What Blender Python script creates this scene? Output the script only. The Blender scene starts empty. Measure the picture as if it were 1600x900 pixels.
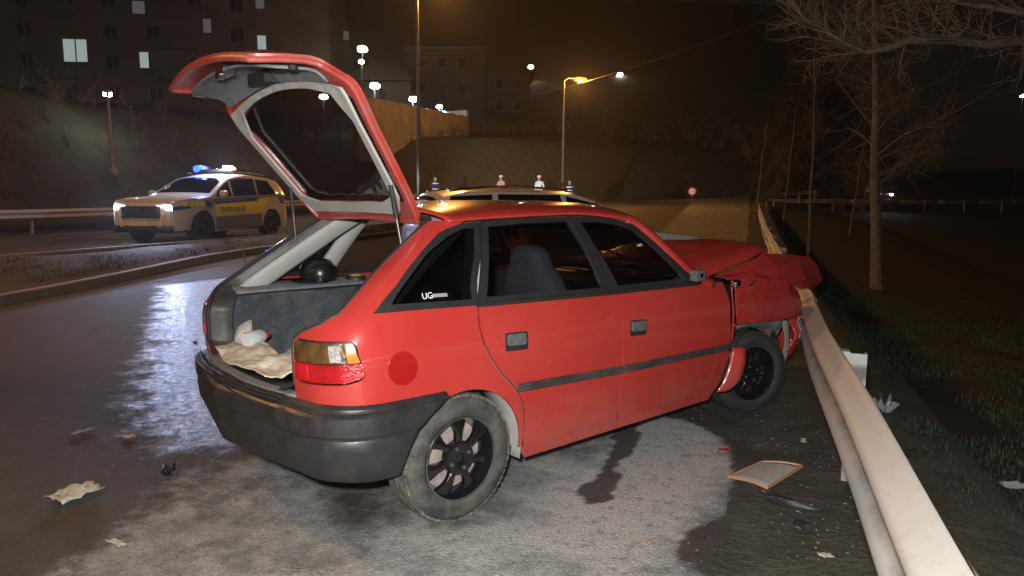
import bpy, bmesh, math, random
import numpy as np
from mathutils import Vector, Matrix, noise as mnoise
from mathutils.geometry import delaunay_2d_cdt

SC = bpy.context.scene
COL = SC.collection
random.seed(7)
RNG = np.random.default_rng(7)

# ------------------------------------------------------------------ camera
# world frame: +Y runs along the road, +X to the guard rail side, camera stands at the origin of X, Y
F_PX, CAM_H = 1100.0, 1.4394
AZ, PITCH, ROLL = math.radians(18.5), 0.12713, -0.00492        # camera looks 18.5 deg left of the road axis
fwd = Vector((-math.sin(AZ) * math.cos(PITCH), math.cos(AZ) * math.cos(PITCH), -math.sin(PITCH)))
rgt0 = Vector((math.cos(AZ), math.sin(AZ), 0))
dwn0 = fwd.cross(rgt0)
rgt = rgt0 * math.cos(ROLL) + dwn0 * math.sin(ROLL)
dwn = dwn0 * math.cos(ROLL) - rgt0 * math.sin(ROLL)
camd = bpy.data.cameras.new('camera')
camo = bpy.data.objects.new('camera', camd)
COL.objects.link(camo)
camo.matrix_world = Matrix(((rgt.x, -dwn.x, -fwd.x, 0), (rgt.y, -dwn.y, -fwd.y, 0), (rgt.z, -dwn.z, -fwd.z, CAM_H), (0, 0, 0, 1)))
camd.sensor_width = 36.0
camd.lens = 36.0 * F_PX / 1600.0
camd.clip_start, camd.clip_end = 0.05, 2000
SC.camera = camo
SC.view_settings.view_transform = 'Standard'
SC.view_settings.look = 'None'
SC.view_settings.gamma = 1
SC.view_settings.exposure = 0.12
SC.cycles.use_denoising = True
SC.cycles.max_bounces = 6
SC.cycles.transparent_max_bounces = 12
SC.cycles.sample_clamp_indirect = 4.0

# ------------------------------------------------------------------ night sky
wd = bpy.data.worlds.new('World')
SC.world = wd
wd.use_nodes = True
nt = wd.node_tree
nt.nodes.clear()
sky = nt.nodes.new('ShaderNodeTexSky')
sky.sky_type = 'NISHITA'
sky.sun_disc = False
sky.sun_elevation = math.radians(-3)
sky.sun_rotation = math.radians(120)
bg1 = nt.nodes.new('ShaderNodeBackground')
bg1.inputs['Strength'].default_value = 0.002
nt.links.new(sky.outputs[0], bg1.inputs[0])
bg2 = nt.nodes.new('ShaderNodeBackground')
bg2.inputs['Color'].default_value = (0.0090, 0.0056, 0.0036, 1)      # light pollution of the town
bg2.inputs['Strength'].default_value = 0.5
add = nt.nodes.new('ShaderNodeAddShader')
nt.links.new(bg1.outputs[0], add.inputs[0])
nt.links.new(bg2.outputs[0], add.inputs[1])
wo = nt.nodes.new('ShaderNodeOutputWorld')
nt.links.new(add.outputs[0], wo.inputs[0])


def lamp(name, kind, loc, color, power, radius=0.1, target=None, cone=None, blend=0.5, parent=None):
    d = bpy.data.lights.new(name, kind)
    d.color = color
    d.energy = power
    d.shadow_soft_size = radius
    if kind == 'SPOT':
        d.spot_size = math.radians(cone or 120)
        d.spot_blend = blend
    o = bpy.data.objects.new(name, d)
    COL.objects.link(o)
    o.location = loc
    if target is not None:
        o.rotation_euler = (Vector(target) - Vector(loc)).to_track_quat('-Z', 'Y').to_euler()
    if parent is not None:
        o.parent = parent
        o.matrix_parent_inverse = parent.matrix_world.inverted()
    return o


# the light the photographer carries (phone torch), beside the lens
lamp('torch_light', 'SPOT', (-0.06, -0.10, 1.62), (1.0, 0.98, 0.93), 600, 0.05, (-0.15, 3.4, 0.25), 150, 0.6)


# ------------------------------------------------------------------ pixel helpers (photo pixels give directions only)
def pdir(u, v):
    return fwd + rgt * ((u - 800) / F_PX) + dwn * ((v - 450) / F_PX)


def px(u, v, D):
    return Vector((0, 0, CAM_H)) + pdir(u, v) * D


def gpx(u, v, z=0.0):
    d = pdir(u, v)
    return Vector((0, 0, CAM_H)) + d * ((z - CAM_H) / d.z)


# ------------------------------------------------------------------ materials
def mat(name, base, rough=0.6, metal=0.0, var=0.0, vscale=8.0, bump=0.0, bscale=40.0, coat=0.0, dirt=None, dscale=3.0, damt=0.5, emit=None, estr=0.0, rvar=0.0, spec=0.5):
    m = bpy.data.materials.new(name)
    m.use_nodes = True
    n = m.node_tree
    b = n.nodes['Principled BSDF']
    b.inputs['Base Color'].default_value = (*base, 1)
    b.inputs['Roughness'].default_value = rough
    b.inputs['Metallic'].default_value = metal
    b.inputs['Specular IOR Level'].default_value = spec
    if coat:
        b.inputs['Coat Weight'].default_value = coat
        b.inputs['Coat Roughness'].default_value = 0.06
    tc = n.nodes.new('ShaderNodeTexCoord')
    col = None
    if var:
        tx = n.nodes.new('ShaderNodeTexNoise')
        tx.inputs['Scale'].default_value = vscale
        tx.inputs['Detail'].default_value = 6
        n.links.new(tc.outputs['Object'], tx.inputs['Vector'])
        mr = n.nodes.new('ShaderNodeMapRange')
        mr.inputs['From Min'].default_value = 0.3
        mr.inputs['From Max'].default_value = 0.7
        mr.inputs['To Min'].default_value = 1 - var
        mr.inputs['To Max'].default_value = 1 + var
        n.links.new(tx.outputs['Fac'], mr.inputs['Value'])
        mx = n.nodes.new('ShaderNodeMix')
        mx.data_type = 'RGBA'
        mx.blend_type = 'MULTIPLY'
        mx.inputs['Factor'].default_value = 1
        mx.inputs['A'].default_value = (*base, 1)
        n.links.new(mr.outputs[0], mx.inputs['B'])
        col = mx.outputs['Result']
    if dirt:
        tx = n.nodes.new('ShaderNodeTexNoise')
        tx.inputs['Scale'].default_value = dscale
        tx.inputs['Detail'].default_value = 8
        tx.inputs['Roughness'].default_value = 0.7
        n.links.new(tc.outputs['Object'], tx.inputs['Vector'])
        mr = n.nodes.new('ShaderNodeMapRange')
        mr.inputs['From Min'].default_value = 0.42
        mr.inputs['From Max'].default_value = 0.7
        mr.inputs['To Max'].default_value = damt
        n.links.new(tx.outputs['Fac'], mr.inputs['Value'])
        mx = n.nodes.new('ShaderNodeMix')
        mx.data_type = 'RGBA'
        n.links.new(mr.outputs[0], mx.inputs['Factor'])
        if col:
            n.links.new(col, mx.inputs['A'])
        else:
            mx.inputs['A'].default_value = (*base, 1)
        mx.inputs['B'].default_value = (*dirt, 1)
        col = mx.outputs['Result']
        if rvar:
            ad = n.nodes.new('ShaderNodeMapRange')
            ad.inputs['From Max'].default_value = damt
            ad.inputs['To Min'].default_value = rough
            ad.inputs['To Max'].default_value = min(1, rough + rvar)
            n.links.new(mr.outputs[0], ad.inputs['Value'])
            n.links.new(ad.outputs[0], b.inputs['Roughness'])
    if col:
        n.links.new(col, b.inputs['Base Color'])
    if bump:
        tx = n.nodes.new('ShaderNodeTexNoise')
        tx.inputs['Scale'].default_value = bscale
        tx.inputs['Detail'].default_value = 5
        n.links.new(tc.outputs['Object'], tx.inputs['Vector'])
        bp = n.nodes.new('ShaderNodeBump')
        bp.inputs['Strength'].default_value = bump
        bp.inputs['Distance'].default_value = 0.02
        n.links.new(tx.outputs['Fac'], bp.inputs['Height'])
        n.links.new(bp.outputs[0], b.inputs['Normal'])
    if emit:
        b.inputs['Emission Color'].default_value = (*emit, 1)
        b.inputs['Emission Strength'].default_value = estr
    return m


def glass_mat(name, tint, refl=1.0, rough=0.02):
    m = bpy.data.materials.new(name)
    m.use_nodes = True
    n = m.node_tree
    n.nodes.clear()
    out = n.nodes.new('ShaderNodeOutputMaterial')
    tr = n.nodes.new('ShaderNodeBsdfTransparent')
    tr.inputs[0].default_value = (*tint, 1)
    gl = n.nodes.new('ShaderNodeBsdfGlossy')
    gl.inputs['Roughness'].default_value = rough
    fr = n.nodes.new('ShaderNodeLayerWeight')
    fr.inputs['Blend'].default_value = 0.5
    pw5 = n.nodes.new('ShaderNodeMath')
    pw5.operation = 'POWER'
    pw5.inputs[1].default_value = 4.0
    n.links.new(fr.outputs['Facing'], pw5.inputs[0])
    ml = n.nodes.new('ShaderNodeMath')
    ml.operation = 'MULTIPLY_ADD'
    ml.inputs[1].default_value = 0.9 * refl
    ml.inputs[2].default_value = 0.045 * refl
    mx = n.nodes.new('ShaderNodeMixShader')
    n.links.new(pw5.outputs[0], ml.inputs[0])
    n.links.new(ml.outputs[0], mx.inputs[0])
    n.links.new(tr.outputs[0], mx.inputs[1])
    n.links.new(gl.outputs[0], mx.inputs[2])
    n.links.new(mx.outputs[0], out.inputs[0])
    return m


def emat(name, color, strength):
    return mat(name, (0.02, 0.02, 0.02), 0.3, emit=color, estr=strength)


def paint_material():
    m = bpy.data.materials.new('red_paint')
    m.use_nodes = True
    n = m.node_tree
    b = n.nodes['Principled BSDF']
    tc = n.nodes.new('ShaderNodeTexCoord').outputs['Object']

    def nz(scale, detail, rough, vec=None):
        t = n.nodes.new('ShaderNodeTexNoise')
        t.inputs['Scale'].default_value = scale
        t.inputs['Detail'].default_value = detail
        t.inputs['Roughness'].default_value = rough
        n.links.new(vec or tc, t.inputs['Vector'])
        return t.outputs['Fac']

    def rg(v, a, b_, c, d):
        t = n.nodes.new('ShaderNodeMapRange')
        for k, q in (('From Min', a), ('From Max', b_), ('To Min', c), ('To Max', d)):
            t.inputs[k].default_value = q
        n.links.new(v, t.inputs['Value'])
        return t.outputs[0]

    def mx(f, a, b_):
        t = n.nodes.new('ShaderNodeMix')
        t.data_type = 'RGBA'
        n.links.new(f, t.inputs['Factor'])
        for k, q in (('A', a), ('B', b_)):
            if isinstance(q, tuple):
                t.inputs[k].default_value = (*q, 1)
            else:
                n.links.new(q, t.inputs[k])
        return t.outputs['Result']

    def mt(op, a, b_):
        t = n.nodes.new('ShaderNodeMath')
        t.operation = op
        for i, q in enumerate((a, b_)):
            if isinstance(q, float):
                t.inputs[i].default_value = q
            else:
                n.links.new(q, t.inputs[i])
        return t.outputs[0]
    col = mx(rg(nz(1.3, 6, .6), .35, .65, 0.0, 1.0), (0.46, 0.033, 0.027), (0.51, 0.050, 0.042))
    # road dust, thickest along the sills, in streaks
    sp = n.nodes.new('ShaderNodeSeparateXYZ')
    n.links.new(tc, sp.inputs[0])
    mp = n.nodes.new('ShaderNodeMapping')
    mp.inputs['Scale'].default_value = (1.0, 1.0, 0.25)
    n.links.new(tc, mp.inputs['Vector'])
    low = rg(sp.outputs['Z'], .50, .24, 0.0, 0.55)
    dust = mt('MULTIPLY', mt('ADD', low, 0.03), rg(nz(7, 9, .75, mp.outputs[0]), .38, .72, 0.0, 1.0))
    col = mx(dust, col, (0.24, 0.165, 0.13))
    # stone chips and fine scratches
    chips = rg(nz(95, 3, .6), .70, .74, 0.0, 0.55)
    col = mx(chips, col, (0.34, 0.16, 0.14))
    mp2 = n.nodes.new('ShaderNodeMapping')
    mp2.inputs['Scale'].default_value = (0.35, 1.0, 5.0)
    mp2.inputs['Rotation'].default_value = (0.2, 0.12, 0)
    n.links.new(tc, mp2.inputs['Vector'])
    scr = rg(nz(34, 2, .5, mp2.outputs[0]), .715, .74, 0.0, 0.5)
    col = mx(scr, col, (0.50, 0.20, 0.17))
    n.links.new(col, b.inputs['Base Color'])
    n.links.new(mt('ADD', mt('MULTIPLY', dust, 0.5), 0.26), b.inputs['Roughness'])
    b.inputs['Coat Weight'].default_value = 0.8
    n.links.new(mt('ADD', mt('MULTIPLY', dust, 0.6), 0.05), b.inputs['Coat Roughness'])
    bp = n.nodes.new('ShaderNodeBump')
    bp.inputs['Strength'].default_value = 0.10
    bp.inputs['Distance'].default_value = 0.02
    n.links.new(nz(3.5, 2, .4), bp.inputs['Height'])
    n.links.new(bp.outputs[0], b.inputs['Normal'])
    return m


M = {}
M['paint'] = paint_material()
M['paint_scraped'] = mat('scraped_red_paint', (0.44, 0.028, 0.026), 0.27, 0, 0.06, 9, 0.03, 22, coat=0.8, dirt=(0.36, 0.16, 0.14), dscale=26, damt=0.22, rvar=0.2)
M['fuelred'] = mat('brighter_red_paint', (0.36, 0.008, 0.007), 0.35, coat=0.6)
M['primer'] = mat('grey_primer', (0.30, 0.30, 0.29), 0.8, 0, 0.15, 9, dirt=(0.14, 0.13, 0.11), damt=0.6)
M['bumper'] = mat('black_bumper_plastic', (0.024, 0.024, 0.026), 0.36, 0, 0.10, 6, 0.05, 200, dirt=(0.075, 0.065, 0.056), dscale=9, damt=0.35, rvar=0.25)
M['plastic'] = mat('dark_plastic', (0.022, 0.022, 0.024), 0.5, 0, 0.15, 10)
M['rubber'] = mat('rubber_seal', (0.018, 0.018, 0.018), 0.7)
M['strip'] = mat('rub_strip_plastic', (0.045, 0.042, 0.045), 0.5, dirt=(0.16, 0.14, 0.12), dscale=10, damt=0.5)
M['handle'] = mat('faded_handle_plastic', (0.10, 0.10, 0.11), 0.6, 0, 0.3, 40, dirt=(0.2, 0.2, 0.2), dscale=30, damt=0.4)
M['tyre'] = mat('tyre_rubber', (0.045, 0.046, 0.048), 0.78, 0, 0.2, 9, 0.15, 90, dirt=(0.20, 0.185, 0.13), dscale=9, damt=0.6)
M['muddy'] = mat('muddy_tread', (0.075, 0.074, 0.066), 0.9, 0, 0.3, 22, 0.5, 60, dirt=(0.28, 0.26, 0.17), dscale=14, damt=0.85)
M['tyre_dark'] = mat('dark_tyre', (0.03, 0.03, 0.032), 0.8, 0, 0.2, 9)
M['rimblack'] = mat('gloss_black_rim', (0.008, 0.008, 0.009), 0.22, 0.0, coat=0.7)
M['rimlip'] = mat('worn_rim_lip', (0.25, 0.25, 0.26), 0.35, 0.8, 0.3, 20)
M['drum'] = mat('brake_drum_dust', (0.32, 0.27, 0.25), 0.8, 0, 0.3, 25)
M['bolt'] = mat('steel_bolt', (0.35, 0.34, 0.33), 0.4, 0.9)
M['glass'] = glass_mat('window_glass', (0.62, 0.62, 0.64), 1.0)
M['darkglass'] = mat('dark_glass', (0.006, 0.006, 0.008), 0.06, coat=0.6)
M['tintglass'] = glass_mat('tinted_glass', (0.34, 0.34, 0.35), 1.0)
M['hatchglass'] = glass_mat('hatch_glass', (0.50, 0.49, 0.50), 0.9)
M['trimlight'] = mat('light_grey_trim', (0.44, 0.44, 0.42), 0.7, 0, 0.08, 12, dirt=(0.28, 0.27, 0.25), dscale=6, damt=0.4)
M['trimdark'] = mat('dark_grey_trim', (0.15, 0.16, 0.175), 0.8, 0, 0.15, 20, dirt=(0.25, 0.25, 0.25), dscale=5, damt=0.4)
M['carpet'] = mat('boot_carpet', (0.048, 0.058, 0.072), 0.95, 0, 0.3, 50, 0.4, 150, dirt=(0.16, 0.16, 0.16), dscale=8, damt=0.5)
M['seat'] = mat('grey_seat_fabric', (0.20, 0.20, 0.235), 0.95, 0, 0.2, 60, 0.3, 200)
M['leather'] = mat('black_leather', (0.010, 0.010, 0.011), 0.3)
M['amber'] = mat('amber_lens', (0.65, 0.22, 0.02), 0.2, coat=0.8, var=0.15, vscale=30)
M['smoke'] = mat('smoked_brown_lens', (0.11, 0.058, 0.020), 0.14, 0, 0.5, 14, 0.3, 110, coat=1.0)
M['clearlens'] = mat('pale_lens_glint', (0.30, 0.285, 0.27), 0.12, 0, 0.3, 60, 0.35, 130, coat=1.0)
M['redlens'] = mat('red_lens', (0.42, 0.010, 0.016), 0.16, 0, 0.4, 9, 0.3, 110, coat=1.0)
M['redlens2'] = mat('bright_red_lens', (0.62, 0.014, 0.02), 0.16, coat=1.0)
M['chrome'] = mat('steel', (0.5, 0.5, 0.5), 0.25, 1.0)
M['darkmetal'] = mat('dark_metal', (0.06, 0.058, 0.055), 0.55, 0.7, 0.4, 14)
M['mirror'] = mat('mirror_glass', (0.6, 0.62, 0.65), 0.08, 1.0)


# ------------------------------------------------------------------ mesh helpers
def tag(o, label=None, cat=None, group=None, kind=None):
    if label:
        o['label'] = label
    if cat:
        o['category'] = cat
    if group:
        o['group'] = group
    if kind:
        o['kind'] = kind
    return o


def O(name, verts, faces, m, parent=None, ang=35, smooth=True, solid=0.0):
    me = bpy.data.meshes.new(name)
    me.from_pydata([tuple(map(float, v)) for v in verts], [], [tuple(map(int, f)) for f in faces])
    me.update()
    if smooth:
        me.shade_smooth()
        if ang:
            me.set_sharp_from_angle(angle=math.radians(ang))
    if m is not None:
        me.materials.append(M[m] if isinstance(m, str) else m)
    o = bpy.data.objects.new(name, me)
    COL.objects.link(o)
    o.parent = parent
    if solid:
        md = o.modifiers.new('solid', 'SOLIDIFY')
        md.thickness = abs(solid)
        md.offset = -1 if solid > 0 else 1
    return o


def E(name, loc=(0, 0, 0), rz=0.0, parent=None):
    o = bpy.data.objects.new(name, None)
    COL.objects.link(o)
    o.location = loc
    o.rotation_euler = (0, 0, rz)
    o.empty_display_size = 0.2
    o.parent = parent
    return o


class MB:
    """collects simple shapes into one mesh"""
    def __init__(s):
        s.v, s.f = [], []

    def add(s, v, f):
        k = len(s.v)
        s.v += [tuple(map(float, p)) for p in v]
        s.f += [tuple(i + k for i in q) for q in f]
        return s

    def box(s, c, d, R=None):
        x, y, z = d[0] / 2, d[1] / 2, d[2] / 2
        v = [Vector((sx * x, sy * y, sz * z)) for sx in (-1, 1) for sy in (-1, 1) for sz in (-1, 1)]
        if R is not None:
            v = [R @ p for p in v]
        v = [p + Vector(c) for p in v]
        return s.add(v, [(0, 1, 3, 2), (4, 6, 7, 5), (0, 4, 5, 1), (2, 3, 7, 6), (0, 2, 6, 4), (1, 5, 7, 3)])

    def tube(s, pts, rad, n=8, cap=True):
        pts = [Vector(p) for p in pts]
        if not hasattr(rad, '__len__'):
            rad = [rad] * len(pts)
        v, f = [], []
        up = Vector((0, 0, 1))
        pu = None
        for i, p in enumerate(pts):
            t = (pts[min(i + 1, len(pts) - 1)] - pts[max(i - 1, 0)]).normalized()
            if pu is None:
                pu = t.cross(up if abs(t.z) < 0.9 else Vector((1, 0, 0))).normalized()
            else:
                pu = (pu - t * pu.dot(t)).normalized()
            w = t.cross(pu)
            for k in range(n):
                a = 2 * math.pi * k / n
                v.append(p + (pu * math.cos(a) + w * math.sin(a)) * rad[i])
        for i in range(len(pts) - 1):
            for k in range(n):
                f.append((i * n + k, i * n + (k + 1) % n, (i + 1) * n + (k + 1) % n, (i + 1) * n + k))
        if cap:
            f.append(tuple(range(n))[::-1])
            f.append(tuple(range((len(pts) - 1) * n, len(pts) * n)))
        return s.add(v, f)

    def lathe(s, prof, n=32, Mx=None, closed=False):
        """profile (r, h) about local z"""
        v, f = [], []
        for r, h in prof:
            for k in range(n):
                a = 2 * math.pi * k / n
                p = Vector((r * math.cos(a), r * math.sin(a), h))
                v.append(Mx @ p if Mx is not None else p)
        m = len(prof)
        for i in range(m if closed else m - 1):
            j = (i + 1) % m
            for k in range(n):
                f.append((i * n + k, i * n + (k + 1) % n, j * n + (k + 1) % n, j * n + k))
        return s.add(v, f)

    def grid(s, P):
        P = np.asarray(P)
        a, b = P.shape[:2]
        return s.add(P.reshape(-1, 3), [(i * b + j, i * b + j + 1, (i + 1) * b + j + 1, (i + 1) * b + j) for i in range(a - 1) for j in range(b - 1)])

    def build(s, name, m, parent=None, ang=35, solid=0.0, smooth=True):
        return O(name, s.v, s.f, m, parent, ang, smooth, solid)


def ci(xs, ys):
    xs = np.array(xs, float)
    ys = np.array(ys, float)
    d = np.diff(ys) / np.diff(xs)
    m = np.concatenate([[d[0]], (d[:-1] + d[1:]) / 2, [d[-1]]])
    for i in range(len(d) - 1):
        if d[i] * d[i + 1] <= 0:
            m[i + 1] = 0

    def f(x):
        x = np.clip(np.asarray(x, float), xs[0], xs[-1])
        i = np.clip(np.searchsorted(xs, x) - 1, 0, len(xs) - 2)
        h = xs[i + 1] - xs[i]
        t = (x - xs[i]) / h
        return (2 * t**3 - 3 * t * t + 1) * ys[i] + (t**3 - 2 * t * t + t) * h * m[i] + (-2 * t**3 + 3 * t * t) * ys[i + 1] + (t**3 - t * t) * h * m[i + 1]
    return f


def resample(poly, d, closed=True):
    out = []
    n = len(poly)
    for i in range(n if closed else n - 1):
        a, b = np.array(poly[i], float), np.array(poly[(i + 1) % n], float)
        k = max(1, int(math.ceil(np.linalg.norm(b - a) / d)))
        for j in range(k):
            out.append(tuple(a + (b - a) * j / k))
    if not closed:
        out.append(tuple(poly[-1]))
    return out


def roundpoly(poly, r, seg=4):
    """round the corners of a polygon"""
    out = []
    n = len(poly)
    for i in range(n):
        p, a, b = [np.array(poly[k % n], float) for k in (i, i - 1, i + 1)]
        da, db = a - p, b - p
        la, lb = np.linalg.norm(da), np.linalg.norm(db)
        q = min(r, la * 0.45, lb * 0.45)
        A, B = p + da / la * q, p + db / lb * q
        for k in range(seg + 1):
            t = k / seg
            out.append(tuple((1 - t)**2 * A + 2 * t * (1 - t) * p + t * t * B))
    return out


def inpoly(P, poly):
    P = np.asarray(P)
    x, y = P[:, 0], P[:, 1]
    c = np.zeros(len(P), bool)
    q = np.asarray(poly)
    for i in range(len(q)):
        x1, y1 = q[i]
        x2, y2 = q[i - 1]
        k = ((y1 > y) != (y2 > y))
        if y1 != y2:
            c ^= k & (x < (x2 - x1) * (y - y1) / (y2 - y1) + x1)
    return c


def panel(name, poly, fn, m, parent, holes=(), d=0.045, th=0.008, center=(1.2, 0, 0.55), ang=40):
    """flat outline (a, z) filled with a fine triangle mesh, carried onto the surface fn and given thickness"""
    loops = [resample(poly, d)] + [resample(h, d) for h in holes]
    pts, edges = [], []
    for L in loops:
        k = len(pts)
        pts += L
        edges += [(k + i, k + (i + 1) % len(L)) for i in range(len(L))]
    B = np.array(pts)
    lo, hi = B.min(0), B.max(0)
    gx, gy = np.meshgrid(np.arange(lo[0] + d / 2, hi[0], d), np.arange(lo[1] + d / 2, hi[1], d))
    G = np.stack([gx.ravel(), gy.ravel()], 1)
    if len(G):
        k = inpoly(G, loops[0])
        for h in loops[1:]:
            k &= ~inpoly(G, h)
        G = G[k]
    if len(G):
        dist = np.sqrt(((G[:, None] - B[None])**2).sum(2)).min(1)
        G = G[dist > 0.5 * d]
        pts = pts + [tuple(p) for p in G]
    res = delaunay_2d_cdt([Vector(p) for p in pts], edges, [], 0, 1e-6)
    V = np.array([tuple(p) for p in res[0]])
    F = np.array([tuple(f) for f in res[2]])
    Cn = V[F].mean(1)
    k = inpoly(Cn, loops[0])
    for h in loops[1:]:
        k &= ~inpoly(Cn, h)
    F = F[k]
    P = np.asarray(fn(V[:, 0], V[:, 1]))
    nn = np.cross(P[F[:, 1]] - P[F[:, 0]], P[F[:, 2]] - P[F[:, 0]])
    if (nn * (P[F].mean(1) - np.array(center))).sum() < 0:
        F = F[:, ::-1]
    used = np.unique(F)
    mp = -np.ones(len(P), int)
    mp[used] = np.arange(len(used))
    o = O(name, P[used], mp[F], m, parent, ang, True, th)
    me = o.data
    cnt = {}
    for f in me.polygons:
        for ek in f.edge_keys:
            cnt[ek] = cnt.get(ek, 0) + 1
    sa = me.attributes.get('sharp_edge') or me.attributes.new('sharp_edge', 'BOOLEAN', 'EDGE')
    cur = np.zeros(len(me.edges), bool)
    sa.data.foreach_get('value', cur)
    for e in me.edges:
        if cnt.get(tuple(sorted(e.vertices)), 0) == 1:
            cur[e.index] = True
    sa.data.foreach_set('value', cur)
    return o


def upsample(rows, n):
    """Catmull-Rom refinement of a control grid"""
    P = np.array(rows, float)

    def cr(A, n):
        A = np.concatenate([[2 * A[0] - A[1]], A, [2 * A[-1] - A[-2]]])
        out = []
        for i in range(1, len(A) - 2):
            for t in np.arange(n) / n:
                a, b, c, d = A[i - 1:i + 3]
                out.append(0.5 * (2 * b + (c - a) * t + (2 * a - 5 * b + 4 * c - d) * t * t + (3 * b - a - 3 * c + d) * t**3))
        out.append(A[-2])
        return np.array(out)
    P = cr(P, n)
    return np.swapaxes(cr(np.swapaxes(P, 0, 1), n), 0, 1)


def crumple(P, amp, sc, seed=0):
    P = np.array(P)
    for i in range(P.shape[0]):
        for j in range(P.shape[1]):
            q = Vector(P[i, j]) * sc + Vector((seed, 0, 0))
            P[i, j] += np.array(mnoise.noise_vector(q)) * amp + np.array([0, 0, 1]) * (abs(mnoise.noise(q * 1.7)) - 0.2) * amp
    return P

# ------------------------------------------------------------------ the ground
def sstep(a, b, x):
    t = np.clip((np.asarray(x, float) - a) / (b - a), 0, 1)
    return t * t * (3 - 2 * t)


def gh(X, Y):
    """height of the carriageways: the far one lies higher, both climb away from the camera"""
    X, Y = np.asarray(X, float), np.asarray(Y, float)
    t = np.maximum(Y - 15, 0)
    return 0.27 * sstep(9.3, 12.6, -X) + 0.035 * t * t / (t + 12)


XB = ci([-60, 36, 44, 50, 56, 66, 80, 100, 400], [-20.9, -20.9, -19.3, -16.2, -12.0, -5.0, 3, 12, 30])


def terrain(X, Y):
    X, Y = np.asarray(X, float), np.asarray(Y, float)
    h = gh(X, Y) - 0.05
    r = np.maximum(X - 0.9, 0)
    h = h - np.minimum(0.10 * r + 0.012 * r * r, 1.6)                       # bank falling away behind the rail
    h = h + np.minimum(np.maximum(X - 30, 0) * 0.05, 6)
    t = np.maximum(XB(Y) - X, 0)
    h = h + np.where(t < 5, 0.95 * t, 4.75 + 0.10 * (t - 5)) * sstep(4, 20, Y + 10)
    fr = np.maximum(Y - 84, 0)
    h = h + np.minimum(0.32 * fr, 42) * sstep(34, 8, X)                     # hill closing the view
    wob = 0.35 * np.sin(X * 0.31 + 1.3) * np.sin(Y * 0.23) + 0.15 * np.sin(X * 0.9 + Y * 0.7)
    return h + wob * (sstep(21.5, 27, -X) + 0.5 * sstep(80, 90, Y) + 0.25 * sstep(1.2, 4, X))


def sheet(name, xs, ys, hf, m, kind='structure', z=0.0):
    X, Y = np.meshgrid(xs, ys)
    Z = hf(X, Y) + z
    b = MB().grid(np.stack([X, Y, Z], 2))
    o = b.build(name, m, ang=None)
    if kind:
        o['kind'] = kind
    return o


def nmat(name):
    m = bpy.data.materials.new(name)
    m.use_nodes = True
    n = m.node_tree
    return m, n, n.nodes['Principled BSDF']


def node(n, t, ins=None, **kw):
    q = n.nodes.new(t)
    for k, v in kw.items():
        setattr(q, k, v)
    for k, v in (ins or {}).items():
        if isinstance(v, bpy.types.NodeSocket):
            n.links.new(v, q.inputs[k])
        else:
            q.inputs[k].default_value = v
    return q


def noise_tex(n, vec, scale, detail=6, rough=0.6):
    return node(n, 'ShaderNodeTexNoise', {'Vector': vec, 'Scale': scale, 'Detail': detail, 'Roughness': rough}).outputs['Fac']


def rng(n, val, a, b, c=0.0, d=1.0):
    return node(n, 'ShaderNodeMapRange', {'Value': val, 'From Min': a, 'From Max': b, 'To Min': c, 'To Max': d}, clamp=True).outputs[0]


def mixc(n, f, a, b, blend='MIX'):
    q = n.nodes.new('ShaderNodeMix')
    q.data_type = 'RGBA'
    q.blend_type = blend
    for k, v in (('Factor', f), ('A', a), ('B', b)):
        if isinstance(v, bpy.types.NodeSocket):
            n.links.new(v, q.inputs[k])
        else:
            q.inputs[k].default_value = v if k == 'Factor' else (*v, 1)
    return q.outputs['Result']


def mth(n, op, a, b=0.0):
    q = n.nodes.new('ShaderNodeMath')
    q.operation = op
    for i, v in enumerate((a, b)):
        if isinstance(v, bpy.types.NodeSocket):
            n.links.new(v, q.inputs[i])
        else:
            q.inputs[i].default_value = v
    return q.outputs[0]


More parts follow.
